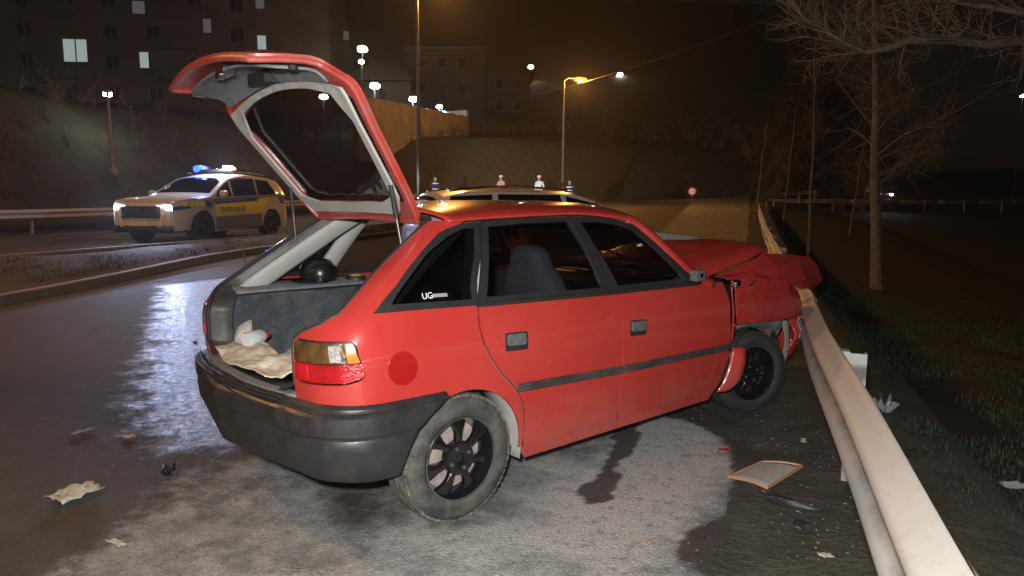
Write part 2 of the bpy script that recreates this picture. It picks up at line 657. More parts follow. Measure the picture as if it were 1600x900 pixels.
def asphalt_material(masks=True, wetall=0.6):
    m, n, b = nmat('asphalt' if masks else 'far_asphalt')
    co = node(n, 'ShaderNodeTexCoord').outputs['Object']
    big = noise_tex(n, co, 0.9, 8, 0.65)
    mid = noise_tex(n, co, 5.5, 8, 0.7)
    fine = noise_tex(n, co, 60, 4, 0.7)
    vor = node(n, 'ShaderNodeTexVoronoi', {'Vector': co, 'Scale': 130.0}).outputs['Distance']
    dry = mixc(n, rng(n, mid, 0.38, 0.66), (0.19, 0.188, 0.182), (0.39, 0.384, 0.370))
    dry = mixc(n, rng(n, noise_tex(n, co, 2.3, 10, 0.8), 0.50, 0.60), dry, (0.12, 0.117, 0.111))
    if masks:
        at = node(n, 'ShaderNodeAttribute', attribute_name='gmask')
        sp = node(n, 'ShaderNodeSeparateColor', {0: at.outputs['Color']})
        jit = mth(n, 'MULTIPLY', mth(n, 'SUBTRACT', noise_tex(n, co, 7, 8, 0.7), 0.5), 0.9)
        jit2 = mth(n, 'MULTIPLY', mth(n, 'SUBTRACT', noise_tex(n, co, 3.2, 9, 0.75), 0.5), 1.6)
        wet = rng(n, mth(n, 'ADD', sp.outputs[0], jit2), 0.38, 0.62)
        stain_dark = rng(n, mth(n, 'ADD', sp.outputs[1], jit), 0.30, 0.64)
        dust = rng(n, mth(n, 'ADD', sp.outputs[2], jit2), 0.40, 0.75)
        base = mixc(n, mth(n, 'MULTIPLY', dust, 0.8), dry, mixc(n, mid, (0.58, 0.568, 0.54), (0.46, 0.445, 0.415)))
        spk = rng(n, noise_tex(n, co, 13, 11, 0.82), 0.53, 0.60, 0, 0.75)
        base = mixc(n, spk, base, (0.15, 0.145, 0.137))
        base = mixc(n, mth(n, 'MULTIPLY', wet, 0.90), base, (0.042, 0.031, 0.021))
        base = mixc(n, mth(n, 'MULTIPLY', stain_dark, 0.88), base, (0.040, 0.030, 0.023))
        film = rng(n, mth(n, 'ADD', at.outputs['Alpha'], mth(n, 'MULTIPLY', jit2, 1.4)), 0.45, 0.80)
        rough = mth(n, 'SUBTRACT', 0.88, mth(n, 'MULTIPLY', wet, 0.10))
        rough = mth(n, 'SUBTRACT', rough, mth(n, 'MULTIPLY', mth(n, 'MULTIPLY', stain_dark, mth(n, 'SUBTRACT', 1.0, wet)), 0.25))
        rough = mth(n, 'SUBTRACT', rough, mth(n, 'MULTIPLY', film, rng(n, noise_tex(n, co, 16, 6, 0.7), 0.35, 0.65, 0.20, 0.50)))
        hgt = mth(n, 'SUBTRACT', 1.0, mth(n, 'MULTIPLY', stain_dark, 0.5))
    else:
        base = mixc(n, rng(n, big, 0.35, 0.65), (0.055, 0.05, 0.045), (0.10, 0.092, 0.082))
        rough = mth(n, 'SUBTRACT', 0.85, mth(n, 'MULTIPLY', rng(n, big, 0.4, 0.6), 0.35))
        hgt = 1.0
    base = mixc(n, 1.0, base, mixc(n, rng(n, fine, 0.3, 0.7), (0.72, 0.72, 0.72), (1.28, 1.28, 1.28)), 'MULTIPLY')
    n.links.new(base, b.inputs['Base Color'])
    n.links.new(rough, b.inputs['Roughness'])
    h = mth(n, 'MULTIPLY', mth(n, 'ADD', mth(n, 'MULTIPLY', vor, 0.6), mth(n, 'ADD', fine, mth(n, 'MULTIPLY', mid, 1.5))), hgt)
    bp = node(n, 'ShaderNodeBump', {'Height': h, 'Strength': 0.75, 'Distance': 0.014})
    n.links.new(bp.outputs[0], b.inputs['Normal'])
    return m


M['asphalt'] = asphalt_material(True)
M['asphalt2'] = asphalt_material(False)


def soil_material(name, cols, scale=1.5):
    m, n, b = nmat(name)
    co = node(n, 'ShaderNodeTexCoord').outputs['Object']
    a = noise_tex(n, co, scale, 9, 0.7)
    c = noise_tex(n, co, scale * 9, 6, 0.7)
    k = mixc(n, rng(n, a, 0.38, 0.62), cols[0], cols[1])
    k = mixc(n, rng(n, c, 0.5, 0.68, 0, 0.8), k, cols[2])
    n.links.new(k, b.inputs['Base Color'])
    b.inputs['Roughness'].default_value = 0.95
    b.inputs['Specular IOR Level'].default_value = 0.2
    bp = node(n, 'ShaderNodeBump', {'Height': mth(n, 'ADD', a, c), 'Strength': 0.8, 'Distance': 0.06})
    n.links.new(bp.outputs[0], b.inputs['Normal'])
    return m


M['earth'] = soil_material('roadside_earth', ((0.036, 0.034, 0.021), (0.060, 0.052, 0.033), (0.025, 0.033, 0.016)))
M['verge'] = soil_material('verge_dirt', ((0.070, 0.068, 0.050), (0.12, 0.112, 0.090), (0.050, 0.055, 0.035)), 3.0)
M['kerb'] = mat('kerb_concrete', (0.24, 0.22, 0.19), 0.85, 0, 0.25, 4, 0.3, 30, dirt=(0.10, 0.09, 0.07), dscale=2, damt=0.7)
M['mediansoil'] = soil_material('median_soil', ((0.060, 0.052, 0.036), (0.095, 0.085, 0.055), (0.040, 0.048, 0.022)), 1.2)

# terrain sheet to the horizon
xs = np.concatenate([np.linspace(-420, -60, 24), np.linspace(-56, -21, 40), np.linspace(-20.4, 0.2, 26), np.linspace(0.5, 12, 48), np.linspace(13, 60, 30), np.linspace(70, 420, 20)])
ys = np.concatenate([np.linspace(-60, -6, 14), np.linspace(-4, 24, 70), np.linspace(25, 110, 60), np.linspace(116, 520, 30)])
sheet('ground', xs, ys, terrain, 'earth')

# near carriageway with its damp, spilled, darker and dusty zones
rx = np.concatenate([np.linspace(-12.0, -5.0, 60), np.linspace(-4.93, 0.95, 100)])
ry = np.concatenate([np.linspace(-5, 0.9, 16), np.linspace(1.0, 8.0, 120), np.linspace(8.2, 20, 50), np.linspace(21, 90, 50)])
road = sheet('road', rx, ry, gh, 'asphalt')


def wpoly(L, z=0):
    return [tuple(gpx(u, v, z))[:2] for u, v in L]


def softmask(P, poly, soft):
    q = np.array(resample(poly, 0.12))
    d = np.empty(len(P))
    for i in range(0, len(P), 4000):
        d[i:i + 4000] = np.sqrt(((P[i:i + 4000, None] - q[None])**2).sum(2)).min(1)
    return np.clip(0.5 + np.where(inpoly(P, poly), d, -d) / soft, 0, 1)


RP = np.array([v.co[:2] for v in road.data.vertices])
wetp = [(-14, 60), (-14, -5)] + wpoly([(-100, 960), (90, 900), (230, 800), (300, 745), (400, 715), (560, 700)]) + [(0.1, 5.6), (-2.2, 7.5), (-4.5, 60)]
wet = softmask(RP, wetp, 0.9)
st1 = softmask(RP, wpoly([(975, 640), (1012, 640), (995, 680), (968, 735), (950, 785), (915, 785), (905, 760), (935, 745), (955, 700)]), 0.10)
st2 = softmask(RP, wpoly([(1040, 650), (1100, 618), (1190, 630), (1232, 660), (1218, 720), (1222, 800), (1250, 905), (1110, 905), (1050, 862), (1085, 825), (1140, 800), (1152, 745), (1135, 690), (1085, 660)]), 0.16)
st3 = softmask(RP, wpoly([(500, 745), (650, 755), (640, 815), (540, 850), (480, 830)]), 0.35) * 0.62  # darker patch of asphalt below the rear bumper
st4 = softmask(RP, wpoly([(190, 685), (215, 680), (222, 715), (195, 712)]), 0.1) * 0.9
st5 = softmask(RP, wpoly([(225, 680), (240, 680), (235, 715), (222, 715)]), 0.1) * 0.9
st6 = softmask(RP, wpoly([(150, 620), (250, 560), (330, 575), (260, 660), (170, 680)]), 0.3) * 0.7
stain_dark = np.max([st1, st2, st3, st4, st5, st6], 0)
dust = np.max([softmask(RP, wpoly([(985, 640), (1130, 665), (1150, 745), (1085, 830), (1000, 880), (900, 830), (870, 760), (940, 700)]), 0.5), softmask(RP, wpoly([(420, 910), (1050, 910), (1085, 850), (1000, 760), (840, 705), (800, 800), (640, 840)]), 0.7) * 0.9,
               softmask(RP, wpoly([(1180, 800), (1200, 850), (1190, 880), (1165, 840)]), 0.1) * 0.6], 0)
film = softmask(RP, wpoly([(245, 445), (420, 428), (470, 560), (440, 680), (330, 715), (205, 705), (185, 620), (212, 540)]), 0.7)
ca = road.data.color_attributes.new('gmask', 'FLOAT_COLOR', 'POINT')
ca.data.foreach_set('color', np.stack([wet, stain_dark, dust, film], 1).astype(np.float32).ravel())

# dirt verge along the foot of the guard rail, its edge eaten into the asphalt
vy = np.concatenate([np.linspace(-4, 12, 260), np.linspace(12.5, 90, 60)])
vb = []
for y in vy:
    e = -0.03 + 0.34 * mnoise.noise(Vector((y * 0.9, 0, 3))) + 0.16 * mnoise.noise(Vector((y * 3.1, 0, 8))) + 0.07 * mnoise.noise(Vector((y * 9, 0, 8)))
    if y > 12:
        e = -0.03 + 0.12 * mnoise.noise(Vector((y * 0.2, 0, 3)))
    vb.append([(e + (1.25 - e) * t, y, float(gh(e, y)) + 0.006 + 0.035 * sstep(0, 0.5, t) - 0.10 * max(0, t - 0.55) + 0.012 * mnoise.noise(Vector((t * 7, y * 6, 1))) * min(1, t * 4)) for t in np.linspace(0, 1, 16)])
MB().grid(vb).build('dirt_verge', 'verge', ang=None)['kind'] = 'structure'

# opposite carriageway
sheet('opposite_road', np.linspace(-20.4, -11.2, 24), np.concatenate([np.linspace(-8, 30, 50), np.linspace(32, 90, 30)]), gh, 'asphalt2', z=0.006)

# central reservation: kerb stones' line, soil and weeds
KX = ci([-8, 2, 6.54, 9.18, 11.96, 16, 22, 90], [-8.2, -8.55, -9.28, -9.95, -10.62, -10.95, -10.95, -10.95])
my = np.concatenate([np.linspace(-6, 22, 90), np.linspace(23, 88, 50)])
kb, so = [], []
for y in my:
    x = float(KX(y))
    z = float(gh(x, y))
    kb.append([(x + 0.0, y, z - 0.03), (x - 0.012, y, z + 0.125), (x - 0.03, y, z + 0.14), (x - 0.14, y, z + 0.14), (x - 0.15, y, z + 0.10)])
    xe = -12.25
    so.append([(x - 0.14 + (xe - x + 0.14) * t, y, z * (1 - t) + float(gh(xe, y)) * t + 0.115 + 0.10 * math.sin(math.pi * min(1, t * 1.1)) + 0.03 * mnoise.noise(Vector((t * 5, y * 0.8, 4)))
                - (0.11 if t == 1 else 0)) for t in np.linspace(0, 1, 14)])
MB().grid(kb).build('kerb', 'kerb')['kind'] = 'structure'
MB().grid(so).build('median_strip', 'mediansoil', ang=None)['kind'] = 'structure'
fk = []
for y in my:
    z = float(gh(-12.3, y))
    fk.append([(-12.22, y, z + 0.10), (-12.24, y, z + 0.15), (-12.36, y, z + 0.15), (-12.38, y, z - 0.02)])
MB().grid(fk).build('kerb', 'kerb')['kind'] = 'structure'


# blades of grass: nobody could count them
def grass(name, label, spots, hmin, hmax, m, w=0.006):
    n = len(spots)
    a = RNG.uniform(0, 2 * math.pi, n)
    h = RNG.uniform(hmin, hmax, n)
    lean = RNG.uniform(0.1, 0.6, n)
    P = np.asarray(spots)
    dx, dy = np.cos(a), np.sin(a)
    wv = w * RNG.uniform(0.7, 1.5, n)
    v = np.zeros((n, 5, 3))
    for k, (t, ww) in enumerate(((0, 1), (0, -1), (0.55, 0.7), (0.55, -0.7), (1, 0))):
        off = lean * h * t * t
        v[:, k, 0] = P[:, 0] + dx * off - dy * wv * ww
        v[:, k, 1] = P[:, 1] + dy * off + dx * wv * ww
        v[:, k, 2] = P[:, 2] + h * t * (1 - 0.25 * lean * t)
    f = []
    for i in range(n):
        k = 5 * i
        f.append((k, k + 1, k + 3, k + 2))
        f.append((k + 2, k + 3, k + 4))
    o = O(name, v.reshape(-1, 3), f, m, ang=None)
    return tag(o, label, 'grass', kind='stuff')


M['grass'] = mat('dark_green_grass', (0.024, 0.046, 0.020), 0.8, 0, 0.5, 2.5, dirt=(0.050, 0.058, 0.028), dscale=1.2, damt=0.8)
M['drygrass'] = mat('dry_grass', (0.075, 0.068, 0.030), 0.8, 0, 0.4, 3, dirt=(0.04, 0.055, 0.02), dscale=1.0, damt=0.8)
n = 60000
gx_, gy_ = 0.75 + RNG.beta(1.0, 2.0, n) * 7.5, 1.0 + RNG.beta(1.0, 1.7, n) * 15
den = np.array([mnoise.noise(Vector((x * 1.1, y * 1.1, 2))) for x, y in zip(gx_, gy_)])
k = den > -0.22
gx_, gy_ = gx_[k], gy_[k]
zz = np.where(gx_ < 1.2, 0.0, terrain(gx_, gy_))
grass('verge_grass', 'dark green short grass on the bank behind the guard rail', np.stack([gx_, gy_, zz - 0.01], 1), 0.02, 0.07, 'grass', 0.004)
n = 16000
yy = RNG.uniform(2, 34, n)
tt = RNG.uniform(0.08, 0.97, n)
xx = KX(yy) - 0.14 + (-12.25 - KX(yy) + 0.14) * tt
zz = gh(KX(yy), yy) * (1 - tt) + gh(-12.25 + 0 * yy, yy) * tt + 0.10 + 0.09 * np.sin(math.pi * np.minimum(1, tt * 1.1))
k = np.array([mnoise.noise(Vector((x * 0.9, y * 0.7, 6))) for x, y in zip(xx, yy)]) > -0.05
grass('median_grass', 'dry weeds and grass growing on the central reservation', np.stack([xx, yy, zz], 1)[k], 0.03, 0.10, 'drygrass', 0.006)


# ------------------------------------------------------------------ guard rails
def rail_material():
    m, n, b = nmat('galvanised_rail')
    co = node(n, 'ShaderNodeTexCoord').outputs['Object']
    a = noise_tex(n, co, 1.7, 8, 0.7)
    c = noise_tex(n, co, 30, 5, 0.7)
    k = mixc(n, rng(n, a, 0.4, 0.62), (0.37, 0.388, 0.388), (0.35, 0.358, 0.345))
    k = mixc(n, rng(n, c, 0.52, 0.75, 0, 0.45), k, (0.26, 0.24, 0.20))
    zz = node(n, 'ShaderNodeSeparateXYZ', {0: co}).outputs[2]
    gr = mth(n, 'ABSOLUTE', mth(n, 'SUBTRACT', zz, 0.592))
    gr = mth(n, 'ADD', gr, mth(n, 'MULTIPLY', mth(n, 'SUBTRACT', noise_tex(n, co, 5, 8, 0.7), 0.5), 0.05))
    k = mixc(n, rng(n, gr, 0.050, 0.024, 0, 0.9), k, (0.11, 0.10, 0.085))      # groove's shadow line put into the colour, edge roughened by noise
    n.links.new(k, b.inputs['Base Color'])
    b.inputs['Metallic'].default_value = 0.15
    b.inputs['Roughness'].default_value = 0.55
    bp = node(n, 'ShaderNodeBump', {'Height': c, 'Strength': 0.12, 'Distance': 0.01})
    n.links.new(bp.outputs[0], b.inputs['Normal'])
    return m


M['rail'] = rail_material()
M['reflector'] = mat('dull_reflector', (0.42, 0.40, 0.38), 0.5)
# W profile: (out towards the road, height)
WPROF = [(0.041 * (1 - math.cos(4 * math.pi * k / 26)) ** 0.8 * 2 ** 0.2, 0.310 * (1 - k / 26)) for k in range(27)]
WOLD = [(0.012, 0.310), (0.0, 0.300), (0.004, 0.288), (0.074, 0.250), (0.082, 0.235), (0.082, 0.215), (0.074, 0.200), (0.012, 0.165), (0.008, 0.155), (0.012, 0.145), (0.074, 0.110), (0.082, 0.095), (0.082, 0.075), (0.074, 0.060), (0.004, 0.022), (0.0, 0.010), (0.012, 0.0)]


def guard_rail(path, label, zb=0.44, step=4.0, post_off=0.10, detail=True):
    """path: list of (x, y, zground); the beam faces the left of the direction of travel"""
    P = [Vector(p) for p in path]
    root = E('guard_rail', P[0])
    tag(root, label, 'guard rail')
    L = [0.0]
    for a, b in zip(P, P[1:]):
        L.append(L[-1] + (b - a).length)

    def at(s):
        s = max(0, min(L[-1] - 1e-4, s))
        i = max(k for k in range(len(L) - 1) if L[k] <= s)
        t = (s - L[i]) / (L[i + 1] - L[i])
        d = (P[i + 1] - P[i])
        d.z = 0
        d.normalize()
        return P[i].lerp(P[i + 1], t), Vector((-d.y, d.x, 0)), d
    s0 = 0.0
    k = 0
    while s0 < L[-1] - 0.3:
        s1 = min(L[-1], s0 + step)
        rows = []
        lap = 0.009 if k % 2 else 0.0
        sg = np.linspace(s0 - (0.3 if k else 0), s1, 24 if detail else 6)
        for s in sg:
            c, nn, d = at(s)
            wob = 0.006 * math.sin(s * 2.1) if detail else 0
            rows.append([tuple(c + nn * (o + lap + wob - 0.02) + Vector((0, 0, zb + h)) - P[0]) for o, h in WPROF])
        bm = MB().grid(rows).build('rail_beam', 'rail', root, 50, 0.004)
        if detail:
            for hz in (0.235, 0.085):
                for ds in (0.10, 0.22):
                    c, nn, d = at(s1 - ds)
                    Mx = Matrix.Translation(c + nn * (0.066 + lap) + Vector((0, 0, zb + hz)) - P[0]) @ nn.to_track_quat('Z', 'Y').to_matrix().to_4x4()
                    MB().lathe([(0.0, 0.016), (0.014, 0.014), (0.020, 0.006), (0.022, -0.01)], 10, Mx).build('bolt', 'bolt', bm)
        s0 = s1
        k += 1
    s = 2.25
    while s < L[-1]:
        c, nn, d = at(s)
        R = Matrix((d, nn, (0, 0, 1))).transposed()
        b = MB()
        q = c - P[0] - nn * post_off
        H = zb + 0.25
        b.box(q + Vector((0, 0, H / 2 - 0.15)) - nn * 0.015, (0.006, 0.07, H + 0.3), R)
        b.box(q + d * 0.028 + nn * 0.022 + Vector((0, 0, H / 2 - 0.15)), (0.05, 0.006, H + 0.3), R)
        b.box(q + d * 0.028 - nn * 0.052 + Vector((0, 0, H / 2 - 0.15)), (0.05, 0.006, H + 0.3), R)
        po = b.build('post', 'rail', root)
        MB().box(q + nn * 0.055 + d * 0.02 + Vector((0, 0, zb + 0.16)), (0.07, 0.062, 0.20), R).build('spacer_block', 'rail', po)
        s += 4.0
    return root


# the near rail runs straight along the road; struck by the car it bows a little
rp = []
for y in list(np.arange(-2.5, 12, 0.5)) + list(np.arange(12, 46, 2.0)):
    bow = 0.03 * math.exp(-((y - 5.6) / 1.3)**2)
    rp.append((0.42 + bow, y, float(gh(0.4, y))))
for y, x in ((50, 0.7), (56, 1.6), (62, 3.2), (68, 5.6)):
    rp.append((x, y, float(gh(0.4, y))))
guard_rail(rp, 'long steel guard rail running along the road edge under the red car')
fr = [tuple(px(u, 318, D)) for u, D in ((1180, 62), (1300, 60), (1420, 60), (1560, 62), (1700, 66))]
fr = [(x, y, 0.72) for x, y, z in fr]
guard_rail(fr, 'distant pale guard rail crossing behind the bare trees', detail=False)
lr = [(-20.6, y, float(gh(-20.6, y))) for y in np.arange(70, -5, -3.0)]
guard_rail(lr, 'guard rail along the far edge of the opposite road, behind the police car', detail=False)

# ------------------------------------------------------------------ the red hatchback
# car frame: x forward from the rear axle, y left, z up
CAZ = math.radians(31.03)
CCX, CCY = -1.78454, -3.22762
car_loc = Vector((-(math.sin(CAZ) * CCX - math.cos(CAZ) * CCY), -(math.cos(CAZ) * CCX + math.sin(CAZ) * CCY), 0))
CAR_RZ = math.pi / 2 - CAZ
car = E('red_hatchback', car_loc, CAR_RZ)
tag(car, 'wrecked red five-door hatchback with open tailgate and crumpled front', 'car')

Wz = ci([.15, .25, .4, .55, .7, .85, .93, 1.05, 1.2, 1.3, 1.36, 1.42], [.79, .81, .83, .842, .843, .835, .815, .765, .68, .61, .56, .45])
sxf = ci([-.6, -.2, .3, 1.8, 2.6, 3.0, 3.4], [-.02, -.01, 0, 0, -.03, -.07, -.17])
xr = ci([.2, .35, .6, .75, .88, .95, 1.0, 1.1, 1.25, 1.36, 1.4], [-.60, -.63, -.63, -.64, -.63, -.57, -.49, -.345, -.13, .03, .08])
rr = ci([.2, .85, .95, 1.05, 1.4], [.24, .24, .18, .11, .09])
PH = math.radians(80)


def S(a, z, off=0., s=-1):
    """body skin: a = distance round the plan outline from the start of the rear corner, z = height"""
    a = np.asarray(a, float)
    z = np.asarray(z, float)
    r = rr(z)
    x0 = xr(z) + r * .985
    ph = np.clip(a / r, 0, PH)
    ex = np.maximum(a - r * PH, 0)
    xs_ = x0 - np.minimum(a, 0)
    w = Wz(z) + sxf(xs_)
    x = xs_ - r * np.sin(ph) - ex * math.cos(PH)
    y = w - r + r * np.cos(ph) - ex * math.sin(PH)
    return np.stack([x - off * np.sin(ph), s * (y + off * np.cos(ph)), z + 0 * a], -1)


def A(x, z):
    return float(xr(z) + rr(z) * .985 - x)


def side(off, s):
    return lambda x, z: np.stack([x, s * (Wz(z) + sxf(x) + off), z], -1)


def wrap(off, s):
    return lambda a, z: S(a, z, off, s)


def arc(cx, cz, r, a0, a1, n):
    return [(cx + r * math.cos(math.radians(a0 + (a1 - a0) * i / n)), cz + r * math.sin(math.radians(a0 + (a1 - a0) * i / n))) for i in range(n + 1)]


def strip_along(pts, half, out, s, m, name, parent, off=0.0, n=60):
    """a raised moulding following a line in side view"""
    q = resample(pts, 0.05, False)
    rows = []
    for x, z in q:
        y = float(Wz(z) + sxf(x)) + off
        rows.append([(x, s * (y - .004), z - half), (x, s * (y + out * .7), z - half * .9), (x, s * (y + out), z - half * .5), (x, s * (y + out * .75), z - half * .12), (x, s * (y + out * .75), z + half * .12),
                     (x, s * (y + out), z + half * .5), (x, s * (y + out * .7), z + half * .9), (x, s * (y - .004), z + half)])
    b = MB().grid(rows)
    k = len(rows[0])
    b.f.append(tuple(range(k)))
    b.f.append(tuple(range((len(rows) - 1) * k, len(rows) * k))[::-1])
    return b.build(name, m, parent, 30)




def door_handle(x, z, s, parent):
    panel('door_handle_cup', roundpoly([(x - .068, z + .046), (x + .068, z + .040), (x + .068, z - .044), (x - .068, z - .038)], .014), side(.002, s), 'plastic', parent, d=.03, th=.004)
    panel('door_handle', roundpoly([(x - .062, z + .041), (x + .045, z + .037), (x + .045, z - .016), (x - .062, z - .012)], .012), side(.016, s), 'handle', parent, d=.03, th=.012)
    MB().lathe([(0, .003), (.009, .003), (.011, 0), (.011, -.01)], 12, Matrix.Translation((x + .056, s * (float(Wz(z)) + .004), z)) @ Matrix.Rotation(-s * math.pi / 2, 4, 'X')).build('door_lock', 'bolt', parent)


GAP = 0.006
for s in (-1, 1):
    # --- quarter panel (wing + C pillar), in (a, z)
    doorgap = [(.089, .972), (.080, .883), (.095, .81), (.128, .738), (.19, .655), (.262, .585), (.300, .530), (.330, .470), (.345, .393), (.345, .270)]
    archr = arc(0.0, .285, .325, 0, 104, 14)
    qa = [(A(x - GAP, z), z) for x, z in resample(doorgap, .03, False)]
    qa += [(A(x, z), z) for x, z in [(.325, .270)] + archr]
    lowr = [(-.226, .602), (-.05, .607), (.116, .610), (.23, .608), (.34, .606), (.425, .615)]
    openl = [(.418, .692), (.404, .872), (.354, .902), (.25, .938), (.186, .978), (.160, 1.054), (.142, 1.16), (.112, 1.258), (.088, 1.335)]
    up = [(-.02, 1.338), (-.10, 1.332), (-.085, 1.322)]
    win = [(-.002, 1.284), (.008, 1.212), (.010, 1.08), (.040, .998), (.052, .982)]
    poly = qa + lowr + openl + up + win
    lampo = roundpoly([(.405, .880), (.108, .886), (.070, .735), (.148, .712), (.412, .702)], .03)
    panel('quarter_panel', poly, wrap(0, s), 'paint', car, [lampo], .04, .012)
    # tail lamp: lenses and a painted glint in a dark housing
    la = E('tail_lamp', (0, 0, 0), 0, car)
    ins = lambda P, k=.006: roundpoly(P, k)
    panel('lamp_housing', roundpoly([(.400, .876), (.113, .882), (.077, .738), (.150, .717), (.407, .707)], .028), wrap(-.012, s), 'plastic', la, d=.03, th=.03)
    panel('indicator_lens', ins([(.398, .872), (.152, .877), (.140, .799), (.398, .790)]), wrap(.003, s), 'smoke', la, d=.025, th=.012)
    panel('pale_lens_glint', ins([(.212, .868), (.166, .869), (.160, .806), (.206, .804)]), wrap(.006, s), 'clearlens', la, d=.02, th=.003)  # pale highlight on the lamp, painted as a patch of lens
    panel('side_indicator_lens', ins([(.148, .876), (.118, .876), (.090, .802), (.136, .799)]), wrap(.003, s), 'amber', la, d=.02, th=.012)
    panel('red_lens', ins([(.402, .786), (.082, .797), (.079, .742), (.150, .721), (.405, .712)], .012), wrap(.003, s), 'redlens', la, d=.025, th=.012)
    panel('fog_lens', ins([(.372, .779), (.322, .781), (.310, .725), (.362, .722)]), wrap(.0055, s), 'redlens2', la, d=.02, th=.003)
    # --- rear door
    dr = [(x + GAP, z) for x, z in doorgap] + [(1.022 - GAP, .270), (1.019 - GAP, .545), (1.014 - GAP, .805), (.957 - GAP, .952)]
    rd = panel('rear_door', dr, side(0, s), 'paint', car, d=.045, th=.012)
    strip_along([(.285, .572), (1.012, .545)], .020, .018, s, 'strip', 'rub_strip', rd)
    hb = roundpoly([(.215, .838), (.350, .822), (.350, .742), (.215, .752)], .012)
    door_handle(.2825, .790, s, rd)
    # --- front door
    fd = [(.957 + GAP, .952), (1.014 + GAP, .805), (1.019 + GAP, .545), (1.022 + GAP, .270), (1.90, .268), (1.975, .30), (2.035, .45), (2.035, .62), (2.02, .80), (1.965, .938)]
    fdo = panel('front_door', fd, side(0, s), 'paint', car, d=.045, th=.012)
    strip_along([(1.026, .545), (2.03, .531)], .020, .018, s, 'strip', 'rub_strip', fdo)
    door_handle(1.142, .753, s, fdo)
    # --- sill
    panel('sill', [(.327, .266), (1.96, .264), (1.98, .295), (1.90, .205), (.38, .20)], side(-.012, s), 'paint', car, d=.05, th=.01)
    # --- windows: black frame, then glass
    quarter_o = [(A(x, z), z) for x, z in [(.260, 1.329), (.150, 1.322), (.06, 1.300)]] + [(.000, 1.280), (.010, 1.212), (.012, 1.08), (.042, 1.000), (.050, .984)] + [(A(.086, .970), .970), (A(.10, 1.0), 1.0), (A(.19, 1.18), 1.18)]
    quarter_i = [(A(x, z), z) for x, z in [(.222, 1.302), (.150, 1.300), (.055, 1.270)]] + [(-.030, 1.205), (-.026, 1.09), (-.015, 1.010)] + [(A(.070, .997), .997), (A(.15, 1.17), 1.17)]
    panel('quarter_window_frame', quarter_o, wrap(.001, s), 'plastic', car, [quarter_i], .03, .012)
    qg = panel('quarter_window', quarter_i, wrap(-.006, s), 'tintglass', car, d=.05, th=.003)
    rdo = [(.094, .972), (.105, 1.0), (.198, 1.18), (.268, 1.330), (.55, 1.341), (.886, 1.345), (.902, 1.25), (.925, 1.06), (.940, .958)]
    rdi = [(.150, 1.000), (.235, 1.175), (.300, 1.306), (.55, 1.318), (.855, 1.321), (.868, 1.24), (.888, 1.06), (.900, .985)]
    panel('rear_door_frame', rdo, side(.000, s), 'plastic', car, [rdi], .03, .014)
    panel('rear_door_window', rdi, side(-.008, s), 'glass', car, d=.05, th=.003)
    fdo_ = [(.948, .958), (.932, 1.06), (.909, 1.25), (.893, 1.345), (1.08, 1.340), (1.24, 1.322), (1.345, 1.296), (1.45, 1.198), (1.56, 1.080), (1.66, .995), (1.72, .948)]
    fdi = [(.985, .985), (.970, 1.06), (.947, 1.24), (.938, 1.318), (1.08, 1.314), (1.22, 1.298), (1.315, 1.270), (1.42, 1.175), (1.52, 1.070), (1.575, 1.010), (1.575, .982)]
    panel('front_door_frame', fdo_, side(.000, s), 'plastic', car, [fdi], .03, .014)
    panel('front_door_window', fdi, side(-.008, s), 'glass', car, d=.05, th=.003)
    # belt moulding under the windows
    strip_along([(.09, .971), (.5, .962), (.95, .953), (1.72, .944)], .010, .008, s, 'rubber', 'belt_moulding', car)
    # --- A pillar
    ap = [(1.30, 1.318), (1.37, 1.296), (1.45, 1.222), (1.56, 1.110), (1.66, 1.020), (1.76, .958), (1.86, .925)]
    rows = []
    for x, z in ap:
        y = float(Wz(z)) - .002
        rows.append([(x, s * y, z - .012), (x + .012, s * (y + .002), z + .004), (x + .045, s * (y - .018), z + .018), (x + .075, s * (y - .06), z + .014)])
    MB().grid(upsample(rows, 3)).build('a_pillar', 'paint', car, 40, .01)
    # mirror
    mr = E('door_mirror', (0, 0, 0), 0, car)
    if s == 1:
        MB().grid(upsample([[(1.60 + .02 * math.cos(t), s * (.84 + d), 1.0 + .06 * math.sin(t)) for t in np.linspace(0, 6.283, 9)] for d in (0, .02, .16, .19)], 3)).build('mirror_shell', 'plastic', mr)
    else:
        # stump of the right-hand mirror, shell gone
        panel('mirror_base', [(1.585, .965), (1.70, .955), (1.66, 1.0), (1.60, 1.045)], side(.006, s), 'plastic', mr, d=.03, th=.02)
        b = MB()
        b.box((1.66, s * .845, 1.000), (.075, .05, .06))
        b.build('mirror_stump', 'handle', mr)
        b = MB()
        b.box((1.655, s * .872, 1.003), (.05, .008, .022), Matrix.Rotation(.25, 3, 'Z'))
        b.build('mirror_shard', 'mirror', mr)

# fuel flap on the right wing
fc = [(A(-.315, .755) + .068 * math.cos(t), .755 + .070 * math.sin(t)) for t in np.linspace(0, 2 * math.pi, 28, endpoint=False)]
panel('fuel_flap', fc, wrap(.003, -1), 'fuelred', car, d=.03, th=.01)

# sticker on the right quarter window
stk = E('window_sticker', (0, 0, 0), 0, car)
M['sticker'] = mat('white_sticker', (0.8, 0.8, 0.8), .5)
M['stickergrey'] = mat('grey_sticker', (0.34, 0.29, 0.30), .5)
panel('sticker_bar', [(-.10 - .028, 1.022), (-.055, 1.020), (-.055, 1.034), (-.10 - .028, 1.036)], side(.004, -1), 'stickergrey', stk, d=.05, th=.001)


